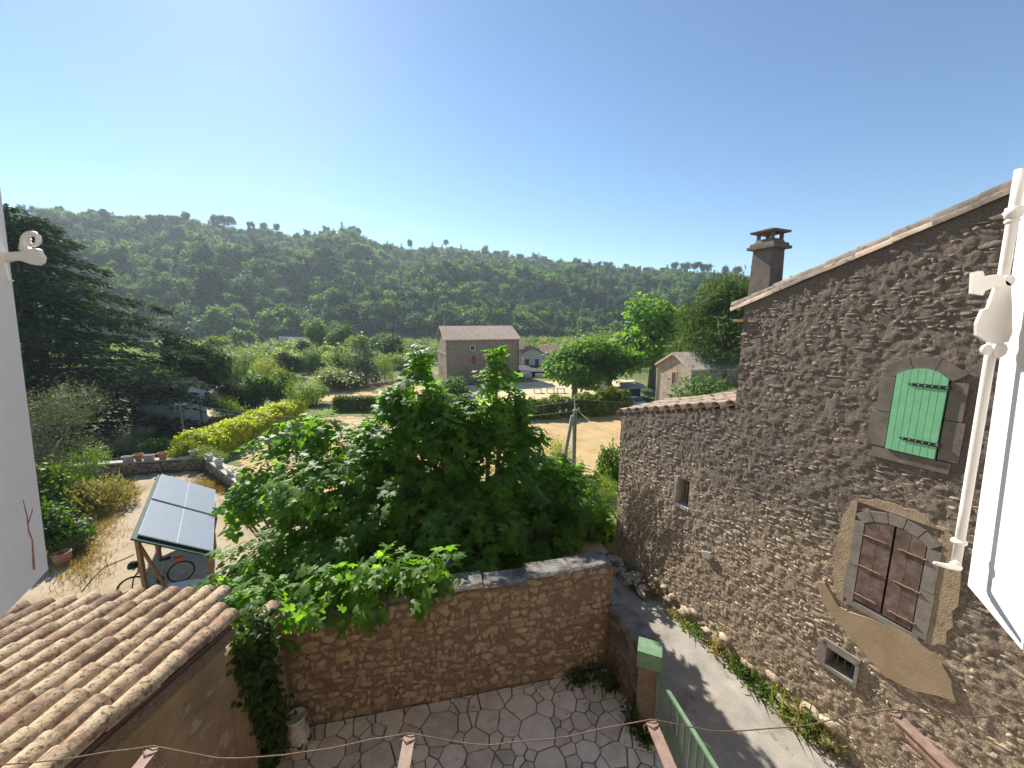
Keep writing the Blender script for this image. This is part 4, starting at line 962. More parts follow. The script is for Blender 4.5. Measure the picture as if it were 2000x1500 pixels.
mb = MB(); mb.bar((XE + .07, 0, rz_(0) - .17), (XE + .07, 4.2, rz_(4.2) - .17), .1, .14); mb.build('verge_mortar', M['wall_mortar'], lt)
TL = [tile_mesh(.088, .108, .46, .014, 8, 1, math.pi * .96, M['tile']), tile_mesh(.085, .105, .44, .014, 8, 1, math.pi * .96, M['tile']), tile_mesh(.09, .11, .47, .014, 8, 1, math.pi * .96, M['tile'])]
TCH = tile_mesh(.11, .09, .46, .014, 8, -1, math.pi * .9, M['tile'])
for i in range(18):
    x_ = XE + .075 - .232 * i; ye = {0: 4.22, 1: 4.36}.get(i, min(4.5 + (x_ + 5.92) * .27, 4.75)); wob = random.uniform(-.012, .012)
    for j in range(11):
        y_ = ye - .22 - .355 * j + random.uniform(-.015, .015)
        if y_ < .3: break
        link_mesh('roof_tile', random.choice(TL), lt, (x_ + wob + random.uniform(-.01, .01), y_, rz_(y_) + .018 + .018 * random.random()), (-RP + .05 + random.uniform(-.015, .015), random.uniform(-.08, .08), random.uniform(-.035, .035)))
        if i < 17: link_mesh('channel_tile', TCH, lt, (x_ - .116, y_ + .05, rz_(y_) + .055), (-RP + .05, 0, 0))
# wall going on from the lean-to to the patio wall, with tile coping
mb = MB(); mb.hexa([(XE, 4.16, -.2), (XE, 5.25, -.2), (XE - .3, 5.25, -.2), (XE - .3, 4.16, -.2), (XE, 4.16, 2.25), (XE, 5.25, 2.05), (XE - .3, 5.25, 2.05), (XE - .3, 4.16, 2.25)])
sw = thing('side_wall', (XE, 4.7, 0), 'narrow earth-coloured wall joining lean-to and patio wall, half under ivy', 'wall'); mb.build('core', M['render_earth'], sw)
tcp = tile_mesh(.13, .15, .46, .015, 9, 1, math.pi, M['tile'])
for k in range(3): link_mesh('coping_tile', tcp, sw, (XE - .15, 4.4 + .36 * k, 2.24 - .06 * k), (R(-9), 0, 0))
# ------------------------------------------------------------------ our own facade with its window, shutters, brackets
fc = thing('house_facade', (0, -.3, 0), 'plastered facade and window the view is taken from', 'house')
for a0, a1, z0, z1 in ((-9, -.42, -2, 10), (.42, 4.6, -2, 10), (-.42, .42, -2, CAMZ - .42), (-.42, .42, CAMZ + 1.2, 10)):
    m2 = MB(); m2.box(((a0 + a1) / 2, -.36, (z0 + z1) / 2), (a1 - a0 - .002, .5, z1 - z0), 0); m2.build('wall_panel', M['render_earth'], fc)
def shutter(name, label, fx, fy, azd, lean, side):
    """leaf from its free bottom corner (fx,fy) back to the hinge; boards along it"""
    zb, ztp = CAMZ - .345, CAMZ + 1.15; t = thing(name, (fx, fy, zb), label, 'shutter')
    back = Vector((-math.sin(azd), -math.cos(azd), 0)); inn = Vector((back.y, -back.x, 0)) * (1 if side < 0 else -1)
    inn = inn if inn.x * -side > 0 else -inn
    up = Vector((-side * math.tan(lean), 0, 1)); Lw = (fy + .06) / math.cos(azd)
    def P(u, z, f): return Vector((fx, fy, zb)) + back * u + up * z - inn * f
    n = 5
    for k in range(n):
        u0, u1 = Lw * k / n + .0016, Lw * (k + 1) / n - .0016; m2 = MB(); b_ = .0025
        m2.hexa([P(u0, 0, 0), P(u1, 0, 0), P(u1, 0, .034), P(u0, 0, .034), P(u0, ztp - zb, 0), P(u1, ztp - zb, 0), P(u1, ztp - zb, .034), P(u0, ztp - zb, .034)]); m2.build('board', M['white_paint'], t)
    return t, P, ztp - zb, Lw
lf_, LP, LH, LWd = shutter('left_window_shutter', 'shaded white painted wooden window shutter at left edge', -.655, .495, R(-30), R(4.5), -1)
rf_, RPt, RH, RWd = shutter('right_window_shutter', 'sunlit white painted window shutter with long locking rod', .605, .462, R(31), R(3.5), 1)
# rust-edged crack on the left leaf, scroll catch
mb = MB(); mb.tube([LP(.035, .02, -.0005), LP(.03, .06, -.0005), LP(.035, .075, -.0005), LP(.034, .095, -.0005), LP(.038, .12, -.0005)], [.0016, .0007, .0008, .0006, .0003], 5); mb.tube([LP(.034, .085, -.0005), LP(.024, .095, -.0005), LP(.02, .10, -.0005)], [.0006, .0005, .0003], 4); mb.build('crack', M['rust'], lf_)
sc_ = thing('shutter_catch', aty(20, 500, .49), 'cream painted iron scroll catch on the left shutter', 'shutter catch')
def SP_(px, py, dy=0): return aty(px, py, .485 + dy)
mb = MB(); arm = [(8, 496), (40, 492), (46, 470), (50, 455), (66, 452), (80, 468), (82, 480), (70, 484), (74, 498), (82, 512), (74, 520), (56, 516), (30, 508), (8, 520)]
mb.prism([SP_(*p) for p in ((6, 493), (40, 491), (43, 478), (58, 486), (66, 484), (74, 487), (77, 495), (82, 502), (80, 512), (72, 518), (60, 516), (40, 509), (22, 508), (8, 512))], (0, .005, 0)); mb.build('plate', M['cream_iron'], sc_)
mb = MB(); cur = []
for k in range(20):
    a = R(200) - k * R(22); rr = 17 - .62 * k; cur.append(SP_(64 + rr * math.cos(a), 470 - rr * math.sin(a), .0025))
mb.tube([SP_(46, 490, .0025), SP_(46, 480, .0025)] + cur, [.0038] * 2 + [.0038 - .00012 * k for k in range(20)], 6); mb.build('scroll', M['cream_iron'], sc_, True)
mb = MB(); mb.tube([SP_(10, 512), SP_(12, 530), SP_(18, 548), SP_(26, 548)], [.002, .0018, .0015, .001], 5); mb.build('hook', M['cream_iron'], sc_)
# locking rod (espagnolette) along the right leaf
er = thing('locking_rod', RPt(-.02, .03, -.012), 'cream painted iron locking rod with latch on right shutter', 'locking rod')
def QR(px, py, y=.445): return aty(px, py, y)
rod = [QR(1868 + (1994 - 1868) * t, 1095 + (330 - 1095) * t) for t in np.linspace(-.01, 1, 8)]
mb = MB(); mb.tube(rod, .0046, 12); mb.build('rod', M['cream_iron'], er, True)
rd_ = (rod[-1] - rod[0]).normalized()
def ring(px, py, prof): m2 = MB(); m2.lathe(QR(px, py), prof, 14, rd_); return m2.build('collar', M['cream_iron'], er, True)
ring(1873, 1058, [(.0046, -.003), (.0068, -.002), (.0075, 0), (.0068, .002), (.0046, .003)]); ring(1980, 415, [(.0046, -.006), (.007, -.005), (.007, -.002), (.0085, 0), (.007, .002), (.007, .005), (.0046, .006)])
ring(1977, 432, [(.0046, -.003), (.0065, 0), (.0046, .003)])
mb = MB(); mb.prism([QR(*p, .437) for p in ((1908, 632), (1920, 605), (1930, 602), (1945, 560), (1962, 545), (1975, 555), (1977, 600), (1978, 650), (1970, 668), (1948, 672), (1930, 668), (1908, 655))], (0, .003, 0)); mb.build('latch_plate', M['cream_iron'], er)
mb = MB(); mb.prism([QR(*p, .435) for p in ((1900, 532), (1920, 529), (1924, 540), (1945, 536), (1962, 538), (1962, 560), (1940, 562), (1925, 568), (1920, 577), (1898, 573))], (0, .003, 0)); mb.build('latch_handle', M['cream_iron'], er)
for px, py, r_ in ((1967, 549, .0065), (1950, 684, .0085), (1925, 683, .006)):
    m2 = MB(); m2.lathe(QR(px, py, .440), [(r_ * .8, -.002), (r_, -.001), (r_, .002), (r_ * .8, .003)], 18, (0, -1, 0)); m2.build('boss', M['cream_iron'], er)
mb = MB(); mb.tube([QR(1862, 1096), QR(1870, 1108, .44), QR(1850, 1106, .43), QR(1826, 1100, .42)], [.0046, .0046, .0032, .002], 8); mb.build('foot_hook', M['cream_iron'], er, True)
# brackets below the window with a drooping rusty wire
BZ = CAMZ - 1.6; bd = Vector((math.sin(R(-4)), math.cos(R(-4)), 0)); tips = []
for i, (px, py) in enumerate(((300, 1462), (800, 1437), (1272, 1410), (1742, 1390))):
    tip = onz(px, py, BZ); tips.append(tip)
    b_ = thing('wall_bracket', tip - bd * tip.y, ('first', 'second', 'third', 'fourth')[i] + ' from the left of the flaking pink iron wire brackets', 'bracket', 'brackets under the window')
    m2 = MB(); m2.bar(tip - bd * (tip.y + .1), tip, .044, .008); m2.build('flange', M['pink_iron'], b_)
    m2 = MB(); m2.bar(tip - bd * (tip.y + .1) - Vector((0, 0, .0265)), tip - bd * .004 - Vector((0, 0, .0265)), .008, .044); m2.build('web', M['pink_iron'], b_)
ww = MB(); path = []
ctrl = [(-.95, -.01)]
seq = [tips[0] + Vector((-1.1, -.05, .03))] + tips + [tips[-1] + Vector((1.2, .05, .05))]
for a, b in zip(seq[:-1], seq[1:]):
    for k in range(12):
        t = k / 12; p = a.lerp(b, t); path.append(p + Vector((0, -.01 * math.sin(6 * t), .012 - .07 * 4 * t * (1 - t) * random.uniform(.93, 1.07) + .004 * math.sin(17 * t))))
path.append(seq[-1]); ww.tube(path, .0022, 6)
for tp in tips:
    ww.tube([tp + Vector((.035 * math.cos(a), -.02 + .012 * math.sin(3 * a), .016 * math.sin(a) - .008)) for a in np.linspace(0, 12, 22)], .0022, 5)
tag(ww.build('rusty_wire', M['wire'], None, True), 'rusty wire drooping between the four pink brackets', 'wire')
# ------------------------------------------------------------------ fig tree over the patio wall
def lobed_tree(name, label, base, lobes, leaf_t, mat, size, dens, per, twig, shell=(.55, 1.05), trunk_r=.17, nstem=4):
    """lobes (px,py,y,rx_px,ry_px): shoots end on each lobe, leaves stand round every shoot"""
    t = thing(name, base, label, 'tree'); og = np.array(org(t)); L = []
    for px, py, y, rx, ry in lobes:
        c = aty(px, py, y); k = axd(c) / F; L.append((c, rx * k, ry * k))
    parts = []; tw = MB()
    for c, rx, rz in L:
        ryy = min(rx, 1.5) * .9 + .1; n = max(6, int(dens * (rx * rz + rx * ryy + rz * ryy) * 4.2))
        d = rdir(n); rad = rng.uniform(shell[0], shell[1], n)[:, None]; tip = np.array(c) + d * np.array([rx, ryy, rz]) * rad
        ax = unit(d + rng.normal(size=d.shape) * .25 + np.array([0, 0, .55]))
        for i in range(0, n, twig):
            a = Vector(c) + Vector(d[i] * np.array([rx, ryy, rz]) * .15); b = Vector(tip[i])
            tw.tube([a, (a + b) / 2 - Vector((0, 0, .04)), b], [.013, .010, .006], 4, False)
        A = np.repeat(ax, per, 0); T = np.repeat(tip, per, 0); m = len(T); ph = np.tile(np.arange(per), n) * 2.4 + np.repeat(rng.uniform(0, 6.28, n), per)
        u = unit(np.cross(A, np.array([.3, .2, .9]) + rng.normal(size=(m, 3)) * .1)); v = np.cross(A, u)
        out = np.cos(ph)[:, None] * u + np.sin(ph)[:, None] * v; lv = np.tile(np.linspace(0, 1, per), n)[:, None]
        tang = out * (1.0 - .35 * lv) + A * (.05 + .7 * lv) + rng.normal(size=(m, 3)) * .16; tang[:, 2] -= .22
        nrm = A * .9 - out * .15 + np.array([0, 0, .55]) + rng.normal(size=(m, 3)) * .28
        pos = T - A * (.22 * (1 - lv)) + out * size * .28 - og
        parts.append(scatter(*leaf_t, pos, frames(nrm, tang), size * rng.uniform(.6, 1.25, m)))
    tb = MB(); b0 = Vector(base)
    for i, (c, rx, rz) in enumerate(L):
        j = i % nstem; st = b0 + Vector((math.cos(j * 1.7) * .25, math.sin(j * 1.7) * .2, .05)); mid = st.lerp(c, .5) + Vector((random.uniform(-.2, .2), random.uniform(-.1, .3), .25))
        tb.tube([st, st.lerp(mid, .6), mid, mid.lerp(c, .6), c], [trunk_r * .55, trunk_r * .45, trunk_r * .33, trunk_r * .22, .02], 7)
    tb.tube([b0 - Vector((0, 0, .4)), b0 + Vector((.03, 0, .3)), b0 + Vector((0, .05, .7))], [trunk_r * 1.5, trunk_r * 1.15, trunk_r * .7], 10)
    tb.build('trunk', M['fig_bark'], t, True); tw.build('twigs', M['fig_bark'], t)['kind'] = 'stuff'
    link_mesh('foliage', mesh_np('foliage', *merge(parts), M[mat]), t)['kind'] = 'stuff'
    return t
FIG = [(800, 940, 9.3, 165, 115), (640, 960, 9.0, 125, 105), (950, 940, 9.4, 125, 105), (1070, 985, 10.8, 100, 85), (700, 1075, 8.1, 140, 85), (880, 1080, 8.1, 140, 80), (570, 1075, 8.0, 100, 75), (470, 1135, 7.3, 90, 60), (600, 1175, 6.85, 55, 65), (770, 1140, 7.3, 100, 45), (1010, 1040, 9.7, 105, 60), (1145, 1030, 11, 55, 52), (625, 835, 10, 48, 50), (815, 765, 10, 64, 70), (820, 695, 10, 26, 28), (965, 772, 10, 54, 70), (967, 698, 10, 20, 28), (870, 845, 10, 100, 55), (740, 860, 10, 80, 50), (1060, 915, 10.5, 60, 38), (405, 1160, 6.6, 55, 45), (1020, 880, 10, 45, 45), (690, 1150, 7.2, 80, 40), (550, 1235, 5.9, 22, 45), (640, 1150, 5.6, 75, 38), (745, 1132, 5.75, 85, 34), (845, 1122, 5.95, 80, 34), (560, 1190, 5.5, 45, 60), (860, 800, 10, 60, 50), (770, 790, 10, 42, 42), (1005, 805, 10, 35, 50), (500, 1180, 6.2, 80, 45), (1000, 990, 10, 110, 70), (760, 1010, 8.6, 150, 80), (900, 1000, 8.6, 140, 80), (1120, 935, 10.8, 45, 36), (880, 1150, 7.4, 70, 38), (905, 800, 10, 40, 36), (985, 835, 10, 62, 48), (950, 850, 9.7, 60, 40), (1030, 850, 10.1, 36, 34), (800, 820, 9.9, 60, 45), (1170, 1000, 10.9, 36, 40), (890, 840, 9.6, 95, 60), (720, 900, 9.4, 110, 60), (1100, 980, 10.6, 80, 68), (1180, 1035, 11, 28, 36), (1085, 1050, 10.2, 50, 30)]
lobed_tree('fig_tree', 'huge glossy green fig tree spreading above the patio wall', (-.9, 8.9, gz(-.9, 8.9)), FIG, PALM, 'fig_leaf', .235, 5.0, 8, 6, (.4, 1.08))
MUL = [(520, 900, 9.9, 50, 60), (560, 850, 10.2, 45, 40), (490, 960, 9.6, 50, 60), (470, 1010, 9.2, 42, 40), (540, 990, 9.6, 60, 60), (455, 985, 9.0, 30, 22), (600, 890, 10.2, 55, 60)]
lobed_tree('mulberry_tree', 'lighter heart-leaved mulberry tree growing against left side of fig', (-5.4, 9.6, gz(-5.4, 9.6)), MUL, HEART, 'mulberry_leaf', .17, 4.2, 8, 5, trunk_r=.12)
# ivy falling down the side wall
iv = thing('ivy', (-3.5, 4.6, 0), 'dark ivy column hanging down the corner beside the lean-to', 'ivy')
e_ = [(-3.5, 4.62 + .05 * math.sin(i), .35 + .33 * i, .09, .13 + .025 * i, .26) for i in range(7)]
v, f = crown(e_, 270, 9, .085, HEART, spread=.07, upb=.2); v = v - np.array((-3.5, 4.6, 0)); link_mesh('leaves', mesh_np('leaves', v, f, M['ivy']), iv)
mb = MB()
for k in range(5): mb.tube([(-3.53, 4.45 + .1 * k, 0), (-3.52, 4.5 + .07 * k, 1.1), (-3.52, 4.55 + .05 * k, 2.3)], [.014, .01, .006], 5)
mb.build('stems', M['bark'], iv)

# ------------------------------------------------------------------ yard: solar shelter, bicycle, pots, boundary wall
YZ = -1.72
sh = thing('solar_shelter', (-11.5, 12.5, YZ), 'low timber bicycle shelter roofed with grey solar panels', 'shelter')
FL_, FR_, BL_, BR_ = onz(268, 1045, .5), onz(415, 1078, -.5), onz(315, 927, .5), onz(420, 958, -.5)
fx_ = (FR_ - FL_ + BR_ - BL_).normalized(); fw = ((FR_ - FL_).length + (BR_ - BL_).length) / 2; bv = (BL_ - FL_ + BR_ - FR_); dT = bv.length / 2; bv.normalize(); bv = (bv - fx_ * bv.dot(fx_)).normalized(); nv = fx_.cross(bv); nv = nv if nv.z > 0 else -nv
A_ = (FL_ + FR_ + BL_ + BR_) / 4 - fx_ * fw / 2 - bv * dT / 2; pdep = (dT - .22 - .02) / 4; fdir = fx_ * fw
def SB(u, v, h=0): return FL_ * (1 - u) * (1 - v) + FR_ * u * (1 - v) + BL_ * (1 - u) * v + BR_ * u * v + nv * h
for r_ in range(4):
    v0 = .2425 * r_ + (.03 if r_ > 1 else 0); v1 = v0 + .2405; m2 = MB(); q = [SB(0, v0), SB(1, v0), SB(1, v1), SB(0, v1)]; m2.hexa(q + [p + nv * .035 for p in q]); pn_ = m2.build('solar_panel', M['solar_edge'], sh)
    for c_ in range(2):
        u0, u1 = .5 * c_ + .005, .5 * c_ + .495; m2 = MB(); q = [SB(u, v, .0352) for u, v in ((u0, v0 + .003), (u1, v0 + .003), (u1, v1 - .003), (u0, v1 - .003))]; m2.hexa(q + [p + nv * .003 for p in q]); m2.build('cells', M['solar'], pn_)
m2 = MB(); q = [SB(-.05, -.03, -.10), SB(1.015, -.03, -.10), SB(1.015, 1.01, -.10), SB(-.05, 1.01, -.10)]; m2.hexa(q + [p + nv * .05 for p in q]); m2.build('roof_sheet', M['tarp_green'], sh)
for u in (.02, .97):
    for w_ in (.01, .5, .97):
        p = SB(u, w_, -.1); m2 = MB(); m2.bar((p.x, p.y, YZ - .05), (p.x, p.y, p.z), .10, .10); m2.build('post', M['timber'], sh)
for w_ in (.01, .97):
    m2 = MB(); m2.bar(SB(-.04, w_, -.13), SB(1.01, w_, -.13), .06, .1); m2.build('beam', M['timber_grey'], sh)
m2 = MB(); p = SB(.02, .02, -.1); q_ = SB(.3, .02); m2.bar((q_.x, q_.y, YZ + .1), p - Vector((0, 0, .2)), .07, .07); m2.build('brace', M['timber'], sh)
# bicycle
bp = G(262, 1168); bq = G(352, 1140)
bd_ = (bq - bp); bd_.z = 0; bd_.normalize(); side = Vector((-bd_.y, bd_.x, 0)); W0 = Vector((bp.x, bp.y, YZ + .35)); W1 = W0 + bd_ * 1.12
bk = thing('bicycle', (W0.x, W0.y, YZ), 'grey electric bicycle parked beside the solar shelter', 'bicycle')
for wc in (W0, W1):
    m2 = MB(); m2.tube([wc + (bd_ * math.cos(a) + Vector((0, 0, math.sin(a)))) * .325 for a in np.linspace(0, 2 * math.pi, 29)], .024, 8, False); wh = m2.build('wheel', M['tyre'], bk, True)
    m2 = MB(); m2.tube([wc + (bd_ * math.cos(a) + Vector((0, 0, math.sin(a)))) * .295 for a in np.linspace(0, 2 * math.pi, 29)], .010, 6, False); m2.build('rim', M['bolt'], wh, True)
    m2 = MB()
    for k in range(16):
        a = 2 * math.pi * k / 16; m2.tube([wc + side * .02 * (-1) ** k, wc + (bd_ * math.cos(a) + Vector((0, 0, math.sin(a)))) * .29], .0025, 3)
    m2.tube([wc - side * .06, wc + side * .06], .02, 8); m2.build('spokes', M['bolt'], wh)
def bt(name, pts, r_, mat='bike_grey'):
    m2 = MB(); m2.tube([W0 + bd_ * a + side * s_ + Vector((0, 0, z - .0)) for a, s_, z in pts], r_, 8); return m2.build(name, M[mat], bk, True)
bt('fork', [(0, .06, 0), (.05, .05, .25), (.16, 0, .42)], .016, 'tyre'); bt('fork', [(0, -.06, 0), (.05, -.05, .25), (.16, 0, .42)], .016, 'tyre')
bt('head_tube', [(.15, 0, .36), (.21, 0, .58)], .025); bt('down_tube', [(.18, 0, .44), (.62, 0, -.05)], .042); bt('seat_tube', [(.62, 0, -.05), (.50 + .28, 0, .50)], .02)
bt('top_tube', [(.19, 0, .50), (.73, 0, .22)], .024); bt('chain_stay', [(.62, .05, -.05), (1.12, .06, 0)], .012); bt('seat_stay', [(.72, .04, .22), (1.12, .06, 0)], .010)
bt('rack', [(.76, .06, .40), (1.3, .06, .42), (1.3, -.06, .42), (.76, -.06, .40)], .010); bt('rack_leg', [(1.12, .06, 0), (1.2, .06, .42)], .008)
bt('handlebar', [(.10, .30, .66), (.19, .18, .69), (.21, 0, .66), (.19, -.18, .69), (.10, -.30, .66)], .014, 'tyre')
m2 = MB(); c_ = W0 + bd_ * .80 + Vector((0, 0, .55)); m2.prism([c_ + bd_ * a + side * s_ for a, s_ in ((-.14, .015), (0, .04), (.1, .075), (.13, .05), (.13, -.05), (.1, -.075), (0, -.04), (-.14, -.015))], (0, 0, .05)); m2.build('saddle', M['tyre'], bk)
m2 = MB(); c_ = W0 + bd_ * 1.1 + Vector((0, 0, .45)); m2.box(c_, (.22, .14, .1), math.atan2(bd_.y, bd_.x)); m2.build('rear_bag', M['orange'], bk)
m2 = MB(); c_ = W0 + bd_ * .62 + Vector((0, 0, -.05)); m2.lathe(c_ - side * .08, [(.05, 0), (.09, .02), (.09, .14), (.05, .16)], 12, side); m2.build('motor', M['tyre'], bk)
hl = thing('helmet', W0 + bd_ * .12 + Vector((0, 0, .70)), 'black helmet with lime rim hung on the bicycle handlebar', 'helmet'); c_ = W0 + bd_ * .10 - side * .05 + Vector((0, 0, .66))
m2 = MB(); m2.lathe(c_, [(.13, 0), (.135, .03), (.125, .08), (.10, .13), (.05, .165), (.005, .175)], 14); m2.build('shell', M['tyre'], hl, True)
m2 = MB(); m2.lathe(c_ - Vector((0, 0, .03)), [(.12, 0), (.138, .005), (.138, .028), (.12, .03)], 14); m2.build('rim', M['lime'], hl)
m2 = MB(); p = G(330, 1172); m2.prism([p + Vector((math.cos(a) * .9 + .3, math.sin(a) * .22 + .1 * math.cos(a), .35 + .1 * math.cos(a))) for a in np.linspace(0, 6.28, 14)[:-1]], (0, 0, .06))
for k in (-.5, .5): m2.bar((p.x + .3 + k, p.y + .1 * k, YZ - .02), (p.x + .3 + k, p.y + .1 * k, YZ + .40), .06, .06)
tag(m2.build('white_board', M['white_paint']), 'long white rounded board lying beside the bicycle behind tiled roof', 'board')
# garden hose / cable across the gravel
m2 = MB(); hp = [G(*p) + Vector((0, 0, .05)) for p in ((160, 1160), (185, 1130), (205, 1112), (240, 1098), (262, 1085))]; m2.tube(hp, .012, 6); tag(m2.build('black_cable', M['tyre'], None, True), 'thin black cable lying across the gravel yard', 'cable')
# boundary wall with planters
bw = thing('yard_wall', (-17, 20, YZ), 'low stone wall with pale coping at the far edge of the yard', 'wall')
wpts = [Vector((-23.5, 19.35, 0)), Vector((-17.4, 20.75, 0)), Vector((-12.2, 16.6, 0)), Vector((-8.5, 15.2, 0))]
for a, b in zip(wpts[:-1], wpts[1:]):
    dd = (b - a).normalized(); L_ = (b - a).length; wo = Vector((dd.y, -dd.x, 0)); wo = wo if wo.y < 0 else -wo
    Wk = Wall(a[:2], dd[:2], wo[:2]); m2 = MB(); Wk.box(m2, 0, L_, YZ - 3.0, YZ + .62, -.35, 0); m2.build('core', M['dark_stone'], bw)
    rubble(bw, Wk, 0, L_, YZ + .02, lambda s: YZ + .62, M['wall_stone'], (.12, .2), (.2, .5), (.02, .05), None, 70)
    k = 0
    while k * .8 < L_: m2 = MB(); Wk.box(m2, k * .8 + .01, min(k * .8 + .79, L_ - .004), YZ + .62, YZ + .70, -.40, .05); m2.build('coping_stone', M['cement'], bw); k += 1
def planter(p, rz, kind, label):
    t = thing('planter', p, label, 'planter', 'planters on the yard wall'); m2 = MB(); c_ = Vector(p)
    if kind == 'trough':
        M3 = Matrix.Rotation(rz, 3, 'Z'); q = [(-.26, -.10), (.26, -.10), (.26, .10), (-.26, .10)]
        lo = [c_ + M3 @ Vector((x * .8, y * .8, 0)) for x, y in q]; hi = [c_ + M3 @ Vector((x, y, .24)) for x, y in q]; m2.hexa(lo + hi); m2.build('body', M['cement'], t)
        m2 = MB()
        for (a, b) in ((0, 1), (1, 2), (2, 3), (3, 0)): m2.bar(hi[a] + Vector((0, 0, .02)), hi[b] + Vector((0, 0, .02)), .05, .045)
        m2.build('rim', M['cement'], t)
    else:
        mt = M['terracotta'] if kind == 'terra' else M['cement']
        m2.lathe(c_, [(.13, 0), (.17, .16), (.20, .30), (.225, .30), (.225, .36), (.19, .36), (.17, .28)], 14); m2.build('body', mt, t, False)
        m2 = MB(); m2.lathe(c_, [(.17, .27), (.01, .275)], 14); m2.build('soil', M['deck'], t)
    return t
for i, (px, py, kd, lb) in enumerate([(252, 919, 'trough', 'leftmost pale cement trough on the yard wall'), (271, 916, 'terra2', 'reddish trough-like pot second on the yard wall'), (291, 914, 'trough', 'pale trough left of the tall terracotta pot'), (319, 909, 'terra', 'tall terracotta pot on the yard wall'), (378, 903, 'round', 'grey round pot left of the wall corner'), (410, 902, 'trough', 'white square planter at the corner of the yard wall'), (428, 907, 'round', 'first pale pot right of the wall corner'), (450, 912, 'trough', 'pale trough half hidden by mulberry leaves'), (470, 917, 'round', 'rightmost pale pot before the mulberry leaves')]):
    r_ = ray(px, py); best = None
    for a, b in zip(wpts[:-1], wpts[1:]):
        for t_ in np.linspace(0, 1, 80):
            p = a.lerp(b, t_) + Vector((0, .14, YZ + .70)); q = proj(p); e2 = abs(q[0] - px)
            if best is None or e2 < best[0]: best = (e2, p, math.atan2((b - a).y, (b - a).x))
    planter(best[1], best[2], 'terra' if kd == 'terra2' else kd, lb)
# pots by the left shrubs
for (px, py, s_, mt, nm, lb) in ((150, 1078, 1.15, 'ashlar_dark', 'garden_urn', 'big grey glazed urn among the left shrubs'), (162, 1042, .6, 'cement', 'bird_bath', 'pale stone bird bath standing behind the grey urn'), (125, 1105, .75, 'terracotta', 'terracotta_pot', 'terracotta pot in the shade under the left shutter')):
    p = G(px, py); t = thing(nm, p, lb, 'pot'); m2 = MB()
    if nm == 'bird_bath': m2.lathe(p, [(.14, 0), (.08, .05), (.06, .3), (.08, .42), (.2, .48), (.21, .52), (.17, .52), (.03, .47)], 16)
    else: m2.lathe(p, [(.20 * s_, 0), (.29 * s_, .25 * s_), (.31 * s_, .40 * s_), (.29 * s_, .52 * s_), (.33 * s_, .54 * s_), (.33 * s_, .60 * s_), (.27 * s_, .60 * s_), (.24 * s_, .45 * s_), (.02, .44 * s_)], 18)
    m2.build('body', M[mt], t, True)
# shrubs at the left edge of the yard
plantpx('olive', 105, 945, 752, 200, 'silvery olive tree at the left edge of the yard')
plantpx('bush', 110, 1080, 985, 110, 'dark green bush behind the grey urn')
plantpx('light', 170, 960, 868, 90, 'yellow-green leafy shrub in front of the olive')
plantpx('bush', 95, 1010, 905, 110, 'glossy dark bush right beside the left shutter')
for i, (px, pyb, pyt, wp, kd, lb) in enumerate([(205, 992, 925, 105, 'dry', 'dry brownish shrub at the edge of the gravel'), (165, 990, 940, 70, 'dry', 'dry pale shrub between olive and gravel')]):
    b_ = G(px, pyb); d_ = axd(b_)
    tuft('dry_shrub', b_, (pyb - pyt) * d_ / F, wp * d_ / F, 60, LANCE, 'dry_leaf', lb, 'shrub', None, .22, 1100)
GR = []
for k in range(2300):
    px, py = random.choice([(random.gauss(190, 28), random.gauss(1010, 22)), (random.gauss(150, 30), random.gauss(1085, 30)), (random.gauss(420, 25), random.gauss(950, 10)), (random.gauss(230, 20), random.gauss(955, 14))])
    if py < 935: continue
    p = G(px, py)
    if abs(p.z - YZ) < .1: GR.append(p)
GR = np.array([tuple(p) for p in GR]); GR = np.repeat(GR, 7, 0) + rng.normal(size=(len(GR) * 7, 3)) * np.array([.12, .12, 0])
T_ = rng.normal(size=GR.shape) * .5; T_[:, 2] = 1
v, f = scatter(*BLADE, GR, frames(rng.normal(size=GR.shape), T_), rng.uniform(.10, .30, len(GR)))
tag(link_mesh('dry_grass', mesh_np('dry_grass', v, f, M['dry_grass'])), 'straw-coloured dry grass along the edges of the gravel yard', 'grass', kind='stuff')

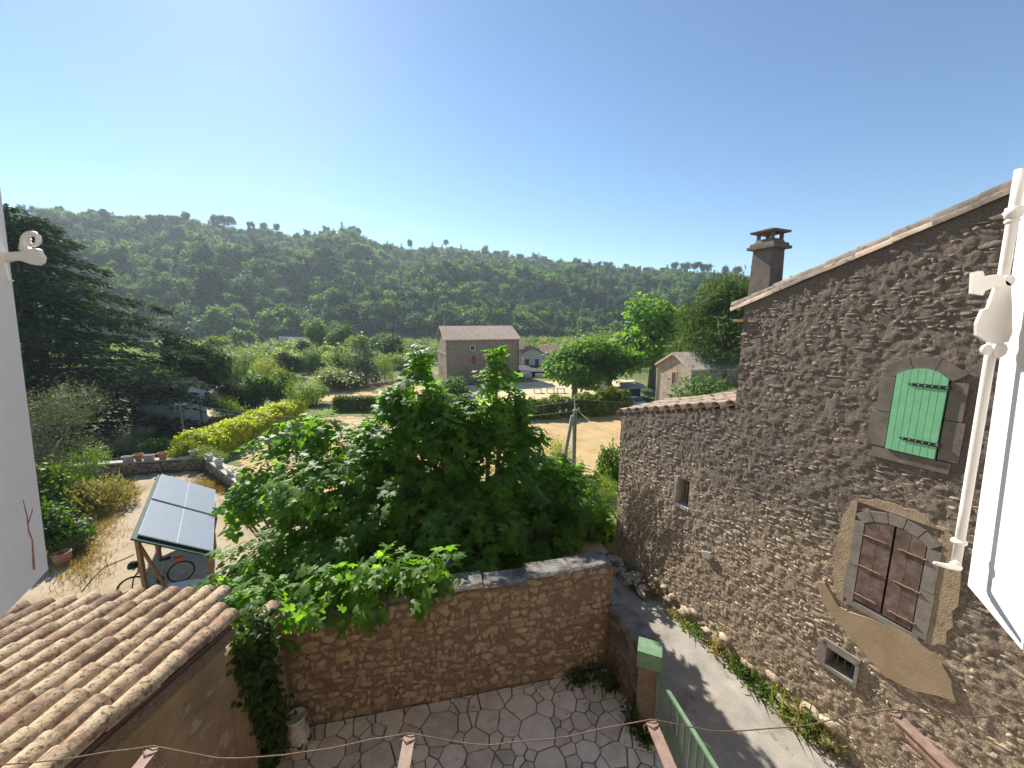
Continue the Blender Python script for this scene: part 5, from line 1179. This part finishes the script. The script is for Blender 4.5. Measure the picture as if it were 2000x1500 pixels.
# ------------------------------------------------------------------ fields, hedges, trees of the middle ground
def hedge(name, label, pa, pb, wd, ha, hb, mat, n, size=.2, dome=0.25, wav=1.0):
    """a clipped hedge from pa to pb with branches inside"""
    pa = Vector(pa); pb = Vector(pb); t = thing(name, pa, label, 'hedge'); d_ = pb - pa; L_ = d_.length; dn = np.array(d_ / L_); sd_ = np.array((-dn[1], dn[0], 0)) / math.hypot(dn[0], dn[1])
    u = rng.random(n); h_ = ha + (hb - ha) * u; face = rng.integers(0, 4, n); a = rng.uniform(-1, 1, n); zz = rng.random(n)
    x = np.where(face < 2, a, np.where(face == 2, -1, 1) * rng.uniform(.8, 1.04, n)); z = np.where(face < 2, rng.uniform(.88, 1.04, n), zz)
    h2 = h_ * (1 - dome * np.abs(x) ** 3 * (z > .6)) * (1 + wav * (.025 * np.sin(u * L_ * 1.9) + .02 * np.sin(u * L_ * 4.3) + .02 * np.sin(u * L_ * .8 + 2 * x))); wob = 1 + .04 * wav * np.sin(u * L_ * 1.3 + 1)
    pos = np.outer(u * L_, dn) + np.outer(x * wd / 2 * wob, sd_); gzz = terrain_z(pos[:, 0] + pa.x, pos[:, 1] + pa.y) - pa.z; pos[:, 2] = gzz + z * h2
    pos += rng.normal(size=pos.shape) * .07 * (1 + .6 * (wav > 1))
    N = np.outer(np.where(face == 2, -1, np.where(face == 3, 1, 0)), sd_) * .8 + rng.normal(size=pos.shape) * .5; N[:, 2] += np.where(face < 2, 1., .35)
    v, f = scatter(*DIAMOND, pos, frames(N, rng.normal(size=pos.shape)), size * rng.uniform(.6, 1.4, n)); link_mesh('foliage', mesh_np('foliage', v, f, M[mat]), t)
    mb = MB(); k = max(3, int(L_ / .9))
    for i in range(k + 1):
        p = pa + d_ * (i / k); p.z = gz(p.x, p.y); hh = (ha + (hb - ha) * i / k) * .8
        for q in (-.25, .25): mb.tube([p, p + Vector((q * wd * .4, .1, hh * .6)), p + Vector((q * wd, 0, hh))], [.05, .035, .012], 5)
    mb.build('stems', M['bark'], t); return t
a_, b_ = G(378, 905), G(575, 822)
hedge('clipped_hedge', 'long clipped yellow-green hedge running along the dry field', a_, b_, 3.0, 2.2, 2.4, 'hedge_gold', 26000, .19, .25, 1.8)
a_, b_ = G(915, 822), G(1222, 806)
hedge('clipped_hedge', 'golden green hedge behind the utility pole along the field', a_, b_, 2.8, 1.3, 2.9, 'hedge_mix', 26000, .22, .4, 4.0)
hedge('clipped_hedge', 'dark clipped hedge between the two dry fields', G(655, 800), G(760, 800), 1.6, 1.7, 1.7, 'hedge_green', 9000, .2)
hedge('clipped_hedge', 'low dark hedge at the near field edge by the wing', aty(1130, 900, 22.5), aty(1215, 900, 22.5) , 1.6, 1.6, 1.7, 'hedge_green', 9000, .14)
a_ = aty(1140, 893, 21.5); b_ = aty(1212, 893, 21.5)
plantpx('plane', 1122, 778, 662, 122, 'first pollarded plane tree on the square, left of the others')
plantpx('plane', 1190, 776, 664, 118, 'middle plane tree of the square')
plantpx('plane', 1272, 758, 584, 150, 'tallest plane tree behind the awning')
plantpx('light', 1160, 740, 636, 120, 'yellow-green willow-like tree behind the plane trees', dist=100)
plantpx('dark', 1325, 752, 600, 110, 'dark tree standing behind the tall plane tree', dist=85)
plantpx('pine', 1405, 790, 548, 205, 'broad feathery pine beside the tall stone house', dist=40)
plantpx('laurel', 1352, 818, 728, 190, 'laurel bush in front of the small stone house', dist=30)
plantpx('bush', 1195, 985, 868, 62, 'leafy bush at the far corner of the wing', dist=17.5)
plantpx('light', 1182, 985, 925, 52, 'golden shrub below the wing corner', dist=16.0)
plantpx('bush', 1165, 1030, 955, 60, 'dark bush growing behind the fig next to the wing', dist=14.2)
plantpx('light', 1178, 1050, 962, 60, 'yellow-green shrub in the gap between fig and wing', dist=13.4)
plantpx('scrub', 1095, 898, 848, 70, 'pale grey-green bush at the foot of the utility pole', dist=27)
plantpx('cedar', 100, 868, 396, 530, 'huge dark cedar with drooping boughs at left', rz=1.0)
plantpx('dark', 390, 812, 655, 112, 'dark tree beside the old barn')
VAL = [('light', 592, 812, 728, 72, 'bright yellow-green bush beside the end of the clipped hedge'), ('bush', 470, 690, 640, 58, 'round tree left of the small conifer at the hill foot'), ('cone', 515, 686, 634, 34, 'small dark conifer at the foot of the hill'),
 ('broad', 628, 700, 627, 52, 'round tree right of the white barrier'), ('broad', 664, 702, 634, 52, 'second round tree right of the white barrier'), ('bluecone', 716, 752, 652, 76, 'blue-grey conifer left of the big stone house'),
 ('bush', 432, 760, 690, 66, 'bush behind the dark barn tree'), ('scrub', 480, 752, 682, 74, 'pale scrubby tree above the clipped hedge'), ('scrub', 528, 760, 692, 64, 'feathery scrub tree in mid valley'), ('dark', 462, 812, 742, 62, 'dark bush at the far end of the farm track'),
 ('bush', 505, 800, 724, 72, 'dark green bush behind the clipped hedge'), ('bush', 552, 790, 722, 60, 'bush with rusty tinge behind the clipped hedge'), ('dark', 572, 738, 690, 50, 'small dark tree in the pale meadow'), ('bush', 612, 728, 682, 52, 'rounded bush in the pale meadow'),
 ('cone', 660, 722, 682, 28, 'tiny conifer left of the blue conifer'), ('scrub', 640, 756, 712, 62, 'scrub bush left of the far dry field'), ('bush', 668, 760, 722, 84, 'wide dark thicket above the far dry field'), ('bush', 612, 790, 755, 60, 'low bush behind the bright yellow-green bush'),
 ('scrub', 752, 745, 690, 46, 'pale bush right of the blue conifer'), ('bush', 700, 706, 652, 60, 'green tree behind the blue conifer'), ('broad', 770, 712, 655, 60, 'green tree left of the big stone house'), ('bush', 745, 690, 648, 50, 'rounded far tree between conifer and house'),
 ('scrub', 548, 700, 660, 46, 'far scrub tree left of the white barrier'), ('dark', 590, 700, 664, 30, 'dark far bush below the white barrier'), ('bush', 420, 700, 655, 60, 'far tree above the barn'), ('bush', 890, 775, 735, 60, 'reddish green bush at the base of the big house'),
 ('bush', 362, 912, 858, 50, 'dark round bush at the near end of the clipped hedge'), ('light', 410, 912, 868, 56, 'feathery light green bush in front of the hedge'), ('olive', 265, 905, 840, 90, 'grey-green shrub behind the planters'), ('bush', 305, 905, 852, 55, 'olive-brown bush behind the terracotta pot'), ('dark', 225, 905, 860, 80, 'dark shrub behind the left end of the yard wall'),
 ('scrub', 445, 830, 770, 55, 'loose bush by the farm track')]
for kd, px, pb, pt_, wp, lb in VAL: plantpx(kd, px, pb, pt_, wp, lb)
ORD = ['leftmost', 'second', 'third', 'fourth', 'fifth', 'sixth', 'seventh', 'eighth', 'ninth', 'tenth', 'eleventh', 'twelfth', 'thirteenth', 'fourteenth', 'fifteenth', 'sixteenth', 'seventeenth', 'eighteenth', 'nineteenth', 'twentieth', 'twenty-first', 'twenty-second', 'twenty-third', 'twenty-fourth']
SKP = [(40, 400, 16), (62, 402, 14), (118, 404, 14), (166, 414, 14), (190, 412, 16), (206, 410, 18), (292, 419, 14), (312, 418, 16), (362, 415, 20), (424, 418, 20), (440, 420, 22), (456, 425, 18), (490, 432, 14), (515, 434, 15), (540, 438, 13), (700, 445, 12), (800, 468, 12), (872, 469, 12), (1318, 506, 22), (1340, 503, 24), (1362, 500, 26), (1380, 502, 24), (1418, 515, 18), (1440, 520, 18)]
for i, (px, py, hp) in enumerate(SKP):
    r_ = ray(px, py + hp); azp = math.atan2(r_[0], r_[1]); Rr = 640 + 60 * math.sin(azp * 5 + .6); x_, y_ = Rr * math.sin(azp), Rr * math.cos(azp); z_ = gz(x_, y_); b_ = Vector((x_, y_, z_ - .5))
    top = aty(px, py, y_).z; plant('umbrella', b_, min(max(top - z_ + .5, 9), 21), (hp * 1.0) * axd(b_) / F, ORD[i] + ' pine from the left on the ridge skyline', 'pines on the skyline')

# ------------------------------------------------------------------ buildings of the village
def box_house(name, label, p_left, p_right, depth, eave_z, ridge_h, base_z, wall, roof, axis='front', cat='house', over=.4):
    """front face from p_left to p_right; ridge parallel to the front ('front') or gable facing us ('gable')"""
    a = Vector((p_left[0], p_left[1], 0)); b = Vector((p_right[0], p_right[1], 0)); u = (b - a).normalized(); w_ = (b - a).length; v = Vector((-u.y, u.x, 0)); Z = Vector((0, 0, 1))
    t = thing(name, (a.x, a.y, base_z), label, cat); P = lambda x, y, z: a + u * x + v * y + Z * z
    m2 = MB(); m2.hexa([P(0, 0, base_z - 1), P(w_, 0, base_z - 1), P(w_, depth, base_z - 1), P(0, depth, base_z - 1), P(0, 0, eave_z), P(w_, 0, eave_z), P(w_, depth, eave_z), P(0, depth, eave_z)])
    if axis == 'front':
        for x in (.002, w_ - .302): m2.prism([P(x, 0, eave_z), P(x, depth, eave_z), P(x, depth / 2, eave_z + ridge_h)], u * .3)
    else:
        for y in (.002, depth - .302): m2.prism([P(0, y, eave_z), P(w_, y, eave_z), P(w_ / 2, y, eave_z + ridge_h)], v * .3)
    m2.build('wall', M[wall], t)
    q = over; span = depth if axis == 'front' else w_; ln = w_ if axis == 'front' else depth
    for sgn in (0, 1):
        m2 = MB(); sl_ = ridge_h / (span / 2)
        e0, e1 = -q, span / 2 + .01
        def Q(l, s_, dz):
            s2 = s_ if sgn == 0 else span - s_; z = eave_z + .02 + s_ * sl_ + dz
            return P(l, s2, z) if axis == 'front' else P(s2, l, z)
        m2.hexa([Q(-q, e0, 0), Q(ln + q, e0, 0), Q(ln + q, e1, 0), Q(-q, e1, 0), Q(-q, e0, .10), Q(ln + q, e0, .10), Q(ln + q, e1, .10), Q(-q, e1, .10)]); rf = m2.build('roof', M[roof], t)
        m2 = MB(); k = -q + .12
        while k < ln + q - .05:
            m2.tube([Q(k, e0, .12), Q(k, (e0 + e1) / 2, .13), Q(k, e1, .12)], .105, 6); k += .27
        o = m2.build('tile_row', M[roof], rf); o['kind'] = 'stuff'
    return t, P, w_
def window(t, P, x, z, ww, hh, frame, mat, leaves=2, y=0, open_=False):
    m2 = MB(); fr = .12
    for x0, x1, z0, z1 in ((x - ww / 2 - fr, x - ww / 2, z - .1, z + hh + fr), (x + ww / 2, x + ww / 2 + fr, z - .1, z + hh + fr), (x - ww / 2, x + ww / 2, z + hh, z + hh + fr), (x - ww / 2, x + ww / 2, z - .1, z)):
        m2.hexa([P(x0, y - .04, z0), P(x1, y - .04, z0), P(x1, y + .02, z0), P(x0, y + .02, z0), P(x0, y - .04, z1), P(x1, y - .04, z1), P(x1, y + .02, z1), P(x0, y + .02, z1)])
    wn = m2.build('window', M[frame], t)
    for k in range(leaves):
        x0 = x - ww / 2 + ww * k / leaves + .01; x1 = x - ww / 2 + ww * (k + 1) / leaves - .01; m2 = MB()
        m2.hexa([P(x0, y - .025, z), P(x1, y - .025, z), P(x1, y - .003, z), P(x0, y - .003, z), P(x0, y - .025, z + hh), P(x1, y - .025, z + hh), P(x1, y - .003, z + hh), P(x0, y - .003, z + hh)]); m2.build('shutter_leaf' if mat.startswith('shutter') else 'pane', M[mat], wn)
    return wn
DY = 71.0
pl_, pr_ = aty(873, 745, DY), aty(1013, 745, DY + 4.6); gz0 = -5.0
ez = aty(873, 664, DY).z; rz0 = aty(873, 643, DY + 5).z
bh, BP, bw_ = box_house('stone_farmhouse', 'big three-storey stone house with tiled roof in the valley', pl_, pr_, 11, ez, 2.3, gz0, 'far_stone', 'far_tile')
k_ = bw_ / 140.
window(bh, BP, (922 - 873) * k_, aty(922, 685, DY).z, .75, .8, 'lime_white', 'glass', 1); window(bh, BP, (924 - 873) * k_, aty(924, 713, DY).z, 1.0, 1.65, 'far_stone_light', 'shutter_red'); window(bh, BP, (960 - 873) * k_, aty(960, 713, DY).z, 1.0, 1.65, 'far_stone_light', 'shutter_red'); window(bh, BP, (990 - 873) * k_, aty(990, 743, DY).z, 1.0, 1.65, 'far_stone_light', 'shutter_red')
# west gable windows
def BPs(x, y, z): return BP(y, 11 - x, z)
window(bh, BPs, 5.0, aty(860, 708, DY).z, .9, 1.5, 'far_stone_light', 'shutter_red'); window(bh, BPs, 5.0, aty(860, 738, DY).z, .9, 1.6, 'far_stone_light', 'shutter_red')
m2 = MB(); m2.hexa([BP(-.08, -.06, aty(873, 694, DY).z), BP(-.003, -.06, aty(873, 694, DY).z), BP(-.003, 11, aty(873, 694, DY).z), BP(-.08, 11, aty(873, 694, DY).z)] + [BP(x, y, aty(873, 692, DY).z) for x, y in ((-.08, -.06), (-.003, -.06), (-.003, 11), (-.08, 11))]); m2.build('string_course', M['far_stone_light'], bh)
m2 = MB(); m2.hexa([BP(x, y, ez - .22) for x, y in ((-.1, -.28), (bw_ + .1, -.28), (bw_ + .1, -.01), (-.1, -.01))] + [BP(x, y, ez - .07) for x, y in ((-.1, -.30), (bw_ + .1, -.30), (bw_ + .1, -.01), (-.1, -.01))]); m2.build('eave_cornice', M['shutter_brown'], bh)
m2 = MB(); m2.tube([BP(bw_ - .1, -.1, gz0), BP(bw_ - .1, -.1, ez)], .07, 6); m2.build('downpipe', M['black_iron'], bh)
m2 = MB(); m2.tube([BP(.6, 5.5, ez + 2), BP(.6, 5.5, ez + 4.6)], .03, 5); m2.build('aerial', M['bolt'], bh)
# white house with gable behind
D2 = 86.
pl_, pr_ = aty(1021, 745, D2), aty(1058, 745, D2); ez2 = aty(1030, 690, D2).z
wh_, WP, ww_ = box_house('white_house', 'white house with gable and brown shuttered windows behind the farmhouse', pl_, pr_, 9, ez2, 1.1, gz0, 'lime_white', 'far_tile_red', 'gable')
for xx in (.22, .74): window(wh_, WP, ww_ * xx, aty(1030, 714, D2).z, .85, 1.45, 'lime_white', 'shutter_brown')
m2 = MB(); m2.hexa([WP(-.2, -.5, aty(1030, 722, D2).z), WP(ww_ + 8, -.5, aty(1030, 722, D2).z), WP(ww_ + 8, -.01, aty(1030, 722, D2).z), WP(-.2, -.01, aty(1030, 722, D2).z)] + [WP(x, y, aty(1030, 717, D2).z) for x, y in ((-.2, -.5), (ww_ + 8, -.5), (ww_ + 8, -.01), (-.2, -.01))]); m2.build('balcony', M['lime_white'], wh_)
a2 = aty(1058.5, 745, D2 + 1.5); b2 = aty(1100, 745, D2 + 1.5)
box_house('white_annexe', 'long white annexe with red tiled roof right of the gable', a2, b2, 8, ez2 - .2, 1.6, gz0, 'lime_white', 'far_tile_red')
a2 = aty(1001, 745, D2 + 4); b2 = aty(1020.5, 745, D2 + 4)
box_house('white_outhouse', 'narrow white building between farmhouse and gable', a2, b2, 6, ez2 + .6, 1.4, gz0, 'lime_white', 'far_tile_red')
# cafe terrace roof, parasol, tables
ct = thing('cafe_terrace', aty(1040, 755, 80), 'dark covered cafe terrace under the white house', 'terrace')
c0, c1 = aty(1012, 752, 79), aty(1066, 752, 79); m2 = MB(); tz = aty(1040, 726, 79).z; m2.hexa([(c0.x, 79, tz), (c1.x, 79, tz - .1), (c1.x, 85, tz + .5), (c0.x, 85, tz + .6), (c0.x, 79, tz + .12), (c1.x, 79, tz + .02), (c1.x, 85, tz + .62), (c0.x, 85, tz + .72)]); m2.build('roof', M['awning_dark'], ct)
for t_ in (.02, .5, .98): m2 = MB(); xx = c0.x + (c1.x - c0.x) * t_; m2.bar((xx, 79.1, gz(xx, 79)), (xx, 79.1, tz), .15, .15); m2.build('post', M['black_iron'], ct)
m2 = MB(); m2.hexa([(c0.x, 84.2, -5), (c1.x, 84.2, -5), (c1.x, 84.3, -5), (c0.x, 84.3, -5), (c0.x, 84.2, tz), (c1.x, 84.2, tz), (c1.x, 84.3, tz), (c0.x, 84.3, tz)]); m2.build('back_screen', M['dark_void'], ct)
for t_ in (.35, .75): m2 = MB(); xx = c0.x + (c1.x - c0.x) * t_; m2.box((xx, 78.6, gz(xx, 78.6) + .45), (1.6, .12, .9)); m2.build('low_screen', M['lime_white'], ct)
pp = aty(1026, 755, 76); pp.z = gz(pp.x, pp.y); ps = thing('parasol', pp, 'pale striped parasol in front of the cafe terrace', 'parasol'); hz = aty(1026, 725, 76).z
m2 = MB(); m2.tube([pp, (pp.x, pp.y, hz + .4)], .04, 6); m2.build('pole', M['bolt'], ps)
m2 = MB(); q = [(pp.x + sx * 1.15, pp.y + sy * 1.15, hz - .35) for sx, sy in ((-1, -1), (1, -1), (1, 1), (-1, 1))]; m2.hexa(q + [(pp.x + sx * .9, pp.y + sy * .9, hz + .1) for sx, sy in ((-1, -1), (1, -1), (1, 1), (-1, 1))]); m2.build('canopy', M['awning'], ps)
for i, px in enumerate((1075, 1095, 1050)):
    p = G(px, 768); t = thing('cafe_table', p, ('left', 'right', 'rear')[i] + ' small wooden table on the sandy square', 'table', 'tables on the square'); m2 = MB(); m2.box(p + Vector((0, 0, .74)), (1.4, .7, .05)); m2.build('top', M['timber_grey'], t)
    for sx in (-1, 1): m2 = MB(); m2.box(p + Vector((sx * .55, 0, .36)), (.08, .6, .72)); m2.build('leg', M['timber_grey'], t)
# low building under the planes
a2, b2 = aty(1128, 762, 66), aty(1180, 766, 64); lb_, LPn, lw_ = box_house('square_annexe', 'low white building with dark doorway under the plane trees', a2, b2, 5, aty(1150, 738, 66).z, .7, gz0, 'lime_white', 'far_tile_red')
window(lb_, LPn, lw_ * .72, gz0 + .1, .9, 2.0, 'far_stone_light', 'shutter_brown', 1); window(lb_, LPn, lw_ * .2, gz0 + .9, .8, 1.0, 'far_stone_light', 'glass', 1)
# awning shelter and car
ap = [aty(1219, 760, 56), aty(1262, 757, 56)]; aw = thing('market_awning', (ap[0].x, 56, gz0), 'pale canvas awning on a dark shelter by the square', 'awning'); zt_ = aty(1240, 755, 56).z
m2 = MB(); m2.hexa([(ap[0].x - .3, 55, zt_ - .25), (ap[1].x, 55, zt_ - .05), (ap[1].x, 59, zt_ + .2), (ap[0].x, 59, zt_ + .1)] + [(ap[0].x - .3, 55, zt_ - .2), (ap[1].x, 55, zt_), (ap[1].x, 59, zt_ + .26), (ap[0].x, 59, zt_ + .16)]); m2.build('canvas', M['awning'], aw)
m2 = MB(); m2.hexa([(ap[0].x + .2, 58.6, gz0), (ap[1].x, 58.6, gz0), (ap[1].x, 58.8, gz0), (ap[0].x + .2, 58.8, gz0), (ap[0].x + .2, 58.6, zt_), (ap[1].x, 58.6, zt_ + .15), (ap[1].x, 58.8, zt_ + .15), (ap[0].x + .2, 58.8, zt_)]); m2.build('back_panel', M['awning_dark'], aw)
for q in ap:
    for yy in (55.1, 58.5): m2 = MB(); m2.bar((q.x, yy, gz0), (q.x, yy, zt_), .08, .08); m2.build('post', M['black_iron'], aw)
cp = G(1238, 797); car = thing('white_car', cp, 'small white car parked below the awning', 'car'); cr = Matrix.Rotation(R(-62), 3, 'Z')
def C(x, y, z): return cp + cr @ Vector((x, y, z))
prof = [(-1.95, .30), (-1.98, .75), (-1.75, .98), (-1.35, 1.42), (.25, 1.46), (.95, 1.0), (1.75, .88), (1.95, .62), (1.95, .30)]
m2 = MB(); m2.prism([C(x, -.80, z) for x, z in prof], cr @ Vector((0, 1.6, 0))); m2.build('body', M['car_white'], car)
for sy in (-1, 1):
    m2 = MB(); m2.prism([C(x, sy * .803, z) for x, z in ((-1.3, 1.0), (-1.15, 1.34), (-.35, 1.36), (-.35, 1.0))], cr @ Vector((0, sy * .008, 0))); m2.build('side_window', M['glass'], car)
    m2 = MB(); m2.prism([C(x, sy * .803, z) for x, z in ((-.28, 1.0), (-.28, 1.36), (.18, 1.38), (.75, 1.0))], cr @ Vector((0, sy * .008, 0))); m2.build('side_window', M['glass'], car)
    for wx in (-1.25, 1.25):
        m2 = MB(); m2.lathe(C(wx, sy * .72, .31), [(.16, -.1), (.31, -.1), (.31, .1), (.2, .11)], 16, cr @ Vector((0, sy, 0))); wl_ = m2.build('wheel', M['tyre'], car); m2 = MB(); m2.lathe(C(wx, sy * .72, .31), [(.19, .112), (.17, .125), (.02, .13)], 12, cr @ Vector((0, sy, 0))); m2.build('rim', M['bolt'], wl_)
    m2 = MB(); m2.box(C(1.93, sy * .6, .7), (.12, .3, .14), R(-62)); m2.build('headlight', M['bolt'], car); m2 = MB(); m2.box(C(-1.96, sy * .66, .85), (.08, .2, .22), R(-62)); m2.build('tail_light', M['shutter_red'], car)
m2 = MB(); m2.prism([C(.30, -.7, 1.45), C(.30, .7, 1.45), C(.97, .74, 1.01), C(.97, -.74, 1.01)], cr @ Vector((.012, 0, .016))); m2.build('windscreen', M['glass'], car)
m2 = MB(); m2.prism([C(-1.38, -.66, 1.40), C(-1.38, .66, 1.40), C(-1.76, .7, 1.0), C(-1.76, -.7, 1.0)], cr @ Vector((-.012, 0, .012))); m2.build('rear_window', M['glass'], car)
# small stone house right
D3 = 40.; a3 = aty(1282, 790, D3); b3 = aty(1345, 800, D3 - 4.6); gzz = -4.9
sx_, SPp, sw_ = box_house('small_stone_house', 'small pale stone house with tiled gable roof beside the pine', a3, b3, 12, aty(1282, 712, D3).z, 1.25, gzz, 'far_stone_light', 'far_tile', 'gable', over=.3)
window(sx_, SPp, sw_ * .52, aty(1310, 743, D3 - 2).z, .6, .85, 'far_stone_light', 'shutter_brown', 1)
m2 = MB(); m2.tube([SPp(-.05, -.08, gzz), SPp(-.05, -.08, aty(1282, 712, D3).z)], .06, 6); m2.build('downpipe', M['bolt'], sx_)
m2 = MB(); c_ = SPp(sw_ * .33, 3.5, aty(1297, 702, D3).z + .25); m2.box(c_, (.55, .55, 1.3)); m2.box(c_ + Vector((0, 0, .72)), (.7, .7, .12)); m2.build('chimney', M['cement'], sx_)
# old barn behind the cedar
a4, b4 = G(262, 838), G(366, 836); b4 = Vector((b4.x, b4.y, 0))
bn, BNp, bnw = box_house('old_barn', 'pale old barn with tiled roof half hidden by the cedar', a4, b4, 3.2, aty(320, 770, (a4.y + b4.y) / 2).z, 1.4, gz(b4.x, b4.y), 'lime_white', 'tile_old')
window(bn, BNp, bnw * .82, aty(350, 765, (a4.y + b4.y) / 2).z, .5, .5, 'far_stone_light', 'glass', 1)
sb0, sb1 = aty(392, 825, 52), aty(418, 822, 52)
box_house('track_shed', 'small shed beside the farm track behind the pole', sb0, sb1, 4, aty(400, 768, 52).z, .6, gz(sb0.x, 52), 'far_stone', 'cement')
# white roadside barrier at the hill foot
q0, q1 = aty(545, 662, 240), aty(606, 664, 240); rb = thing('road_barrier', (q0.x, 262, q0.z - 1.5), 'white roadside barrier shining at the foot of the hill', 'barrier'); m2 = MB(); m2.bar(q0 + Vector((0, 0, .9)), q1 + Vector((0, 0, .8)), .3, 1.3); m2.build('rail', M['lime_white'], rb)
for t_ in np.linspace(0, 1, 8): p = q0.lerp(q1, t_); m2 = MB(); m2.bar((p.x, p.y + .3, gz(p.x, p.y) - .2), (p.x, p.y + .3, p.z + .8), .3, .3); m2.build('post', M['cement'], rb)
# ------------------------------------------------------------------ utility poles and wires
PY = 21.0; pt_ = aty(1123, 800, PY); pb_ = Vector((pt_.x, PY, gz(pt_.x, PY)))
up = thing('utility_pole', pb_, 'braced concrete utility pole with crossarms standing in front of the field', 'utility pole')
m2 = MB(); m2.bar(pb_ - Vector((0, 0, .3)), pt_, .20, .24, (0, 1, 0)); m2.build('mast', M['concrete_pole'], up)
m2 = MB(); fb = aty(1100, 905, PY); fb = Vector((fb.x - .5, PY, pb_.z)); m2.bar(fb, aty(1118, 812, PY), .17, .2, (0, 1, 0)); m2.build('brace', M['concrete_pole'], up)
m2 = MB(); m2.tube([pt_, pt_ + Vector((-.06, 0, .75))], .03, 6); m2.build('mast_head', M['bolt'], up)
ca = MB(); ca.bar(aty(1090, 808, PY - .3), aty(1133, 803, PY + .2), .07, .07); ca.build('crossarm', M['black_iron'], up); ca = MB(); ca.bar(aty(1103, 788, PY - .2), aty(1135, 780, PY + .2), .06, .06); ca.build('crossarm', M['black_iron'], up)
INS = [(1094, 806), (1106, 804), (1130, 801), (1107, 785), (1131, 779)]
for px, py in INS: m2 = MB(); m2.lathe(aty(px, py, PY), [(.03, 0), (.055, .03), (.035, .06), (.055, .09), (.03, .14)], 8); m2.build('insulator', M['porcelain'], up)
m2 = MB(); m2.tube([aty(1124 + .4 * math.sin(k), 806 + 9 * k, PY - .14) for k in range(11)], .02, 5); m2.build('conduit', M['timber'], up)
def wire_(label, a, b, sag, r_=.012, n=22):
    a = Vector(a); b = Vector(b); m2 = MB(); m2.tube([a.lerp(b, t) - Vector((0, 0, sag * 4 * t * (1 - t))) for t in np.linspace(0, 1, n)], r_, 5); return tag(m2.build('overhead_wire', M['concrete_pole'], None), label, 'wire', 'overhead wires')
pole2 = G(362, 868); pole3 = G(397, 838)
def pole(b_, topz, label, dx):
    t = thing('wooden_pole', b_, label, 'utility pole'); tp = Vector((b_.x, b_.y, topz)); m2 = MB(); m2.tube([b_ - Vector((0, 0, .3)), tp], [.13, .09], 8); m2.build('mast', M['timber_grey'], t)
    m2 = MB(); m2.bar(tp + Vector((-dx, 0, -.25)), tp + Vector((dx, 0, -.25)), .08, .08); m2.build('crossarm', M['bolt'], t)
    for s_ in (-1, 1): m2 = MB(); m2.lathe(tp + Vector((s_ * dx * .85, 0, -.2)), [(.04, 0), (.06, .04), (.03, .12)], 8); m2.build('insulator', M['porcelain'], t)
    return tp
t2 = pole(pole2, aty(360, 785, pole2.y).z, 'near wooden pole rising from the clipped hedge', .5); t3 = pole(pole3, aty(397, 772, pole3.y).z, 'wooden pole beside the farm track', .5)
wire_('upper wire running left from the concrete pole crossarm', aty(1107, 785, PY), t2 + Vector((.4, 0, -.1)), 1.2)
wire_('lower wire running left from the concrete pole crossarm', aty(1094, 806, PY), t2 + Vector((-.4, 0, -.1)), 1.3)
wire_('wire running right from the pole above the hedge', aty(1131, 779, PY), aty(1475, 782, 30), .35)
wire_('slack wire falling from the pole to the wing corner', aty(1130, 803, PY), HW.pt(SE, 3.0, -1.5), .35)
wire_('wire between the two wooden poles', t2, t3, .4); wire_('wire running left across the garden from the near wooden pole', t2 + Vector((-.4, 0, -.2)), aty(-60, 905, 30), .8)
wire_('thin pale line strung low across the garden', aty(185, 893, 24), aty(480, 880, 19), .25, .012)
# ------------------------------------------------------------------ haze over the valley
m, nt, b = newmat('haze_air'); nt.nodes.remove(b); pv = nt.nodes.new('ShaderNodeVolumePrincipled')
pv.inputs['Color'].default_value = (.72, .86, 1, 1); pv.inputs['Density'].default_value = HAZE; pv.inputs['Anisotropy'].default_value = .3
nt.links.new(pv.outputs[0], nt.nodes['Material Output'].inputs['Volume'])
mb = MB(); zlo, zhi = float(ZZ.min()) - 1.0, float(ZZ.max()) + 26
mb.hexa([(-1080, -40, zlo), (1030, -40, zlo), (1030, 930, zlo), (-1080, 930, zlo), (-1080, -40, zhi), (1030, -40, zhi), (1030, 930, zhi), (-1080, 930, zhi)])
hz_ = mb.build('haze', m); tag(hz_, kind='stuff')
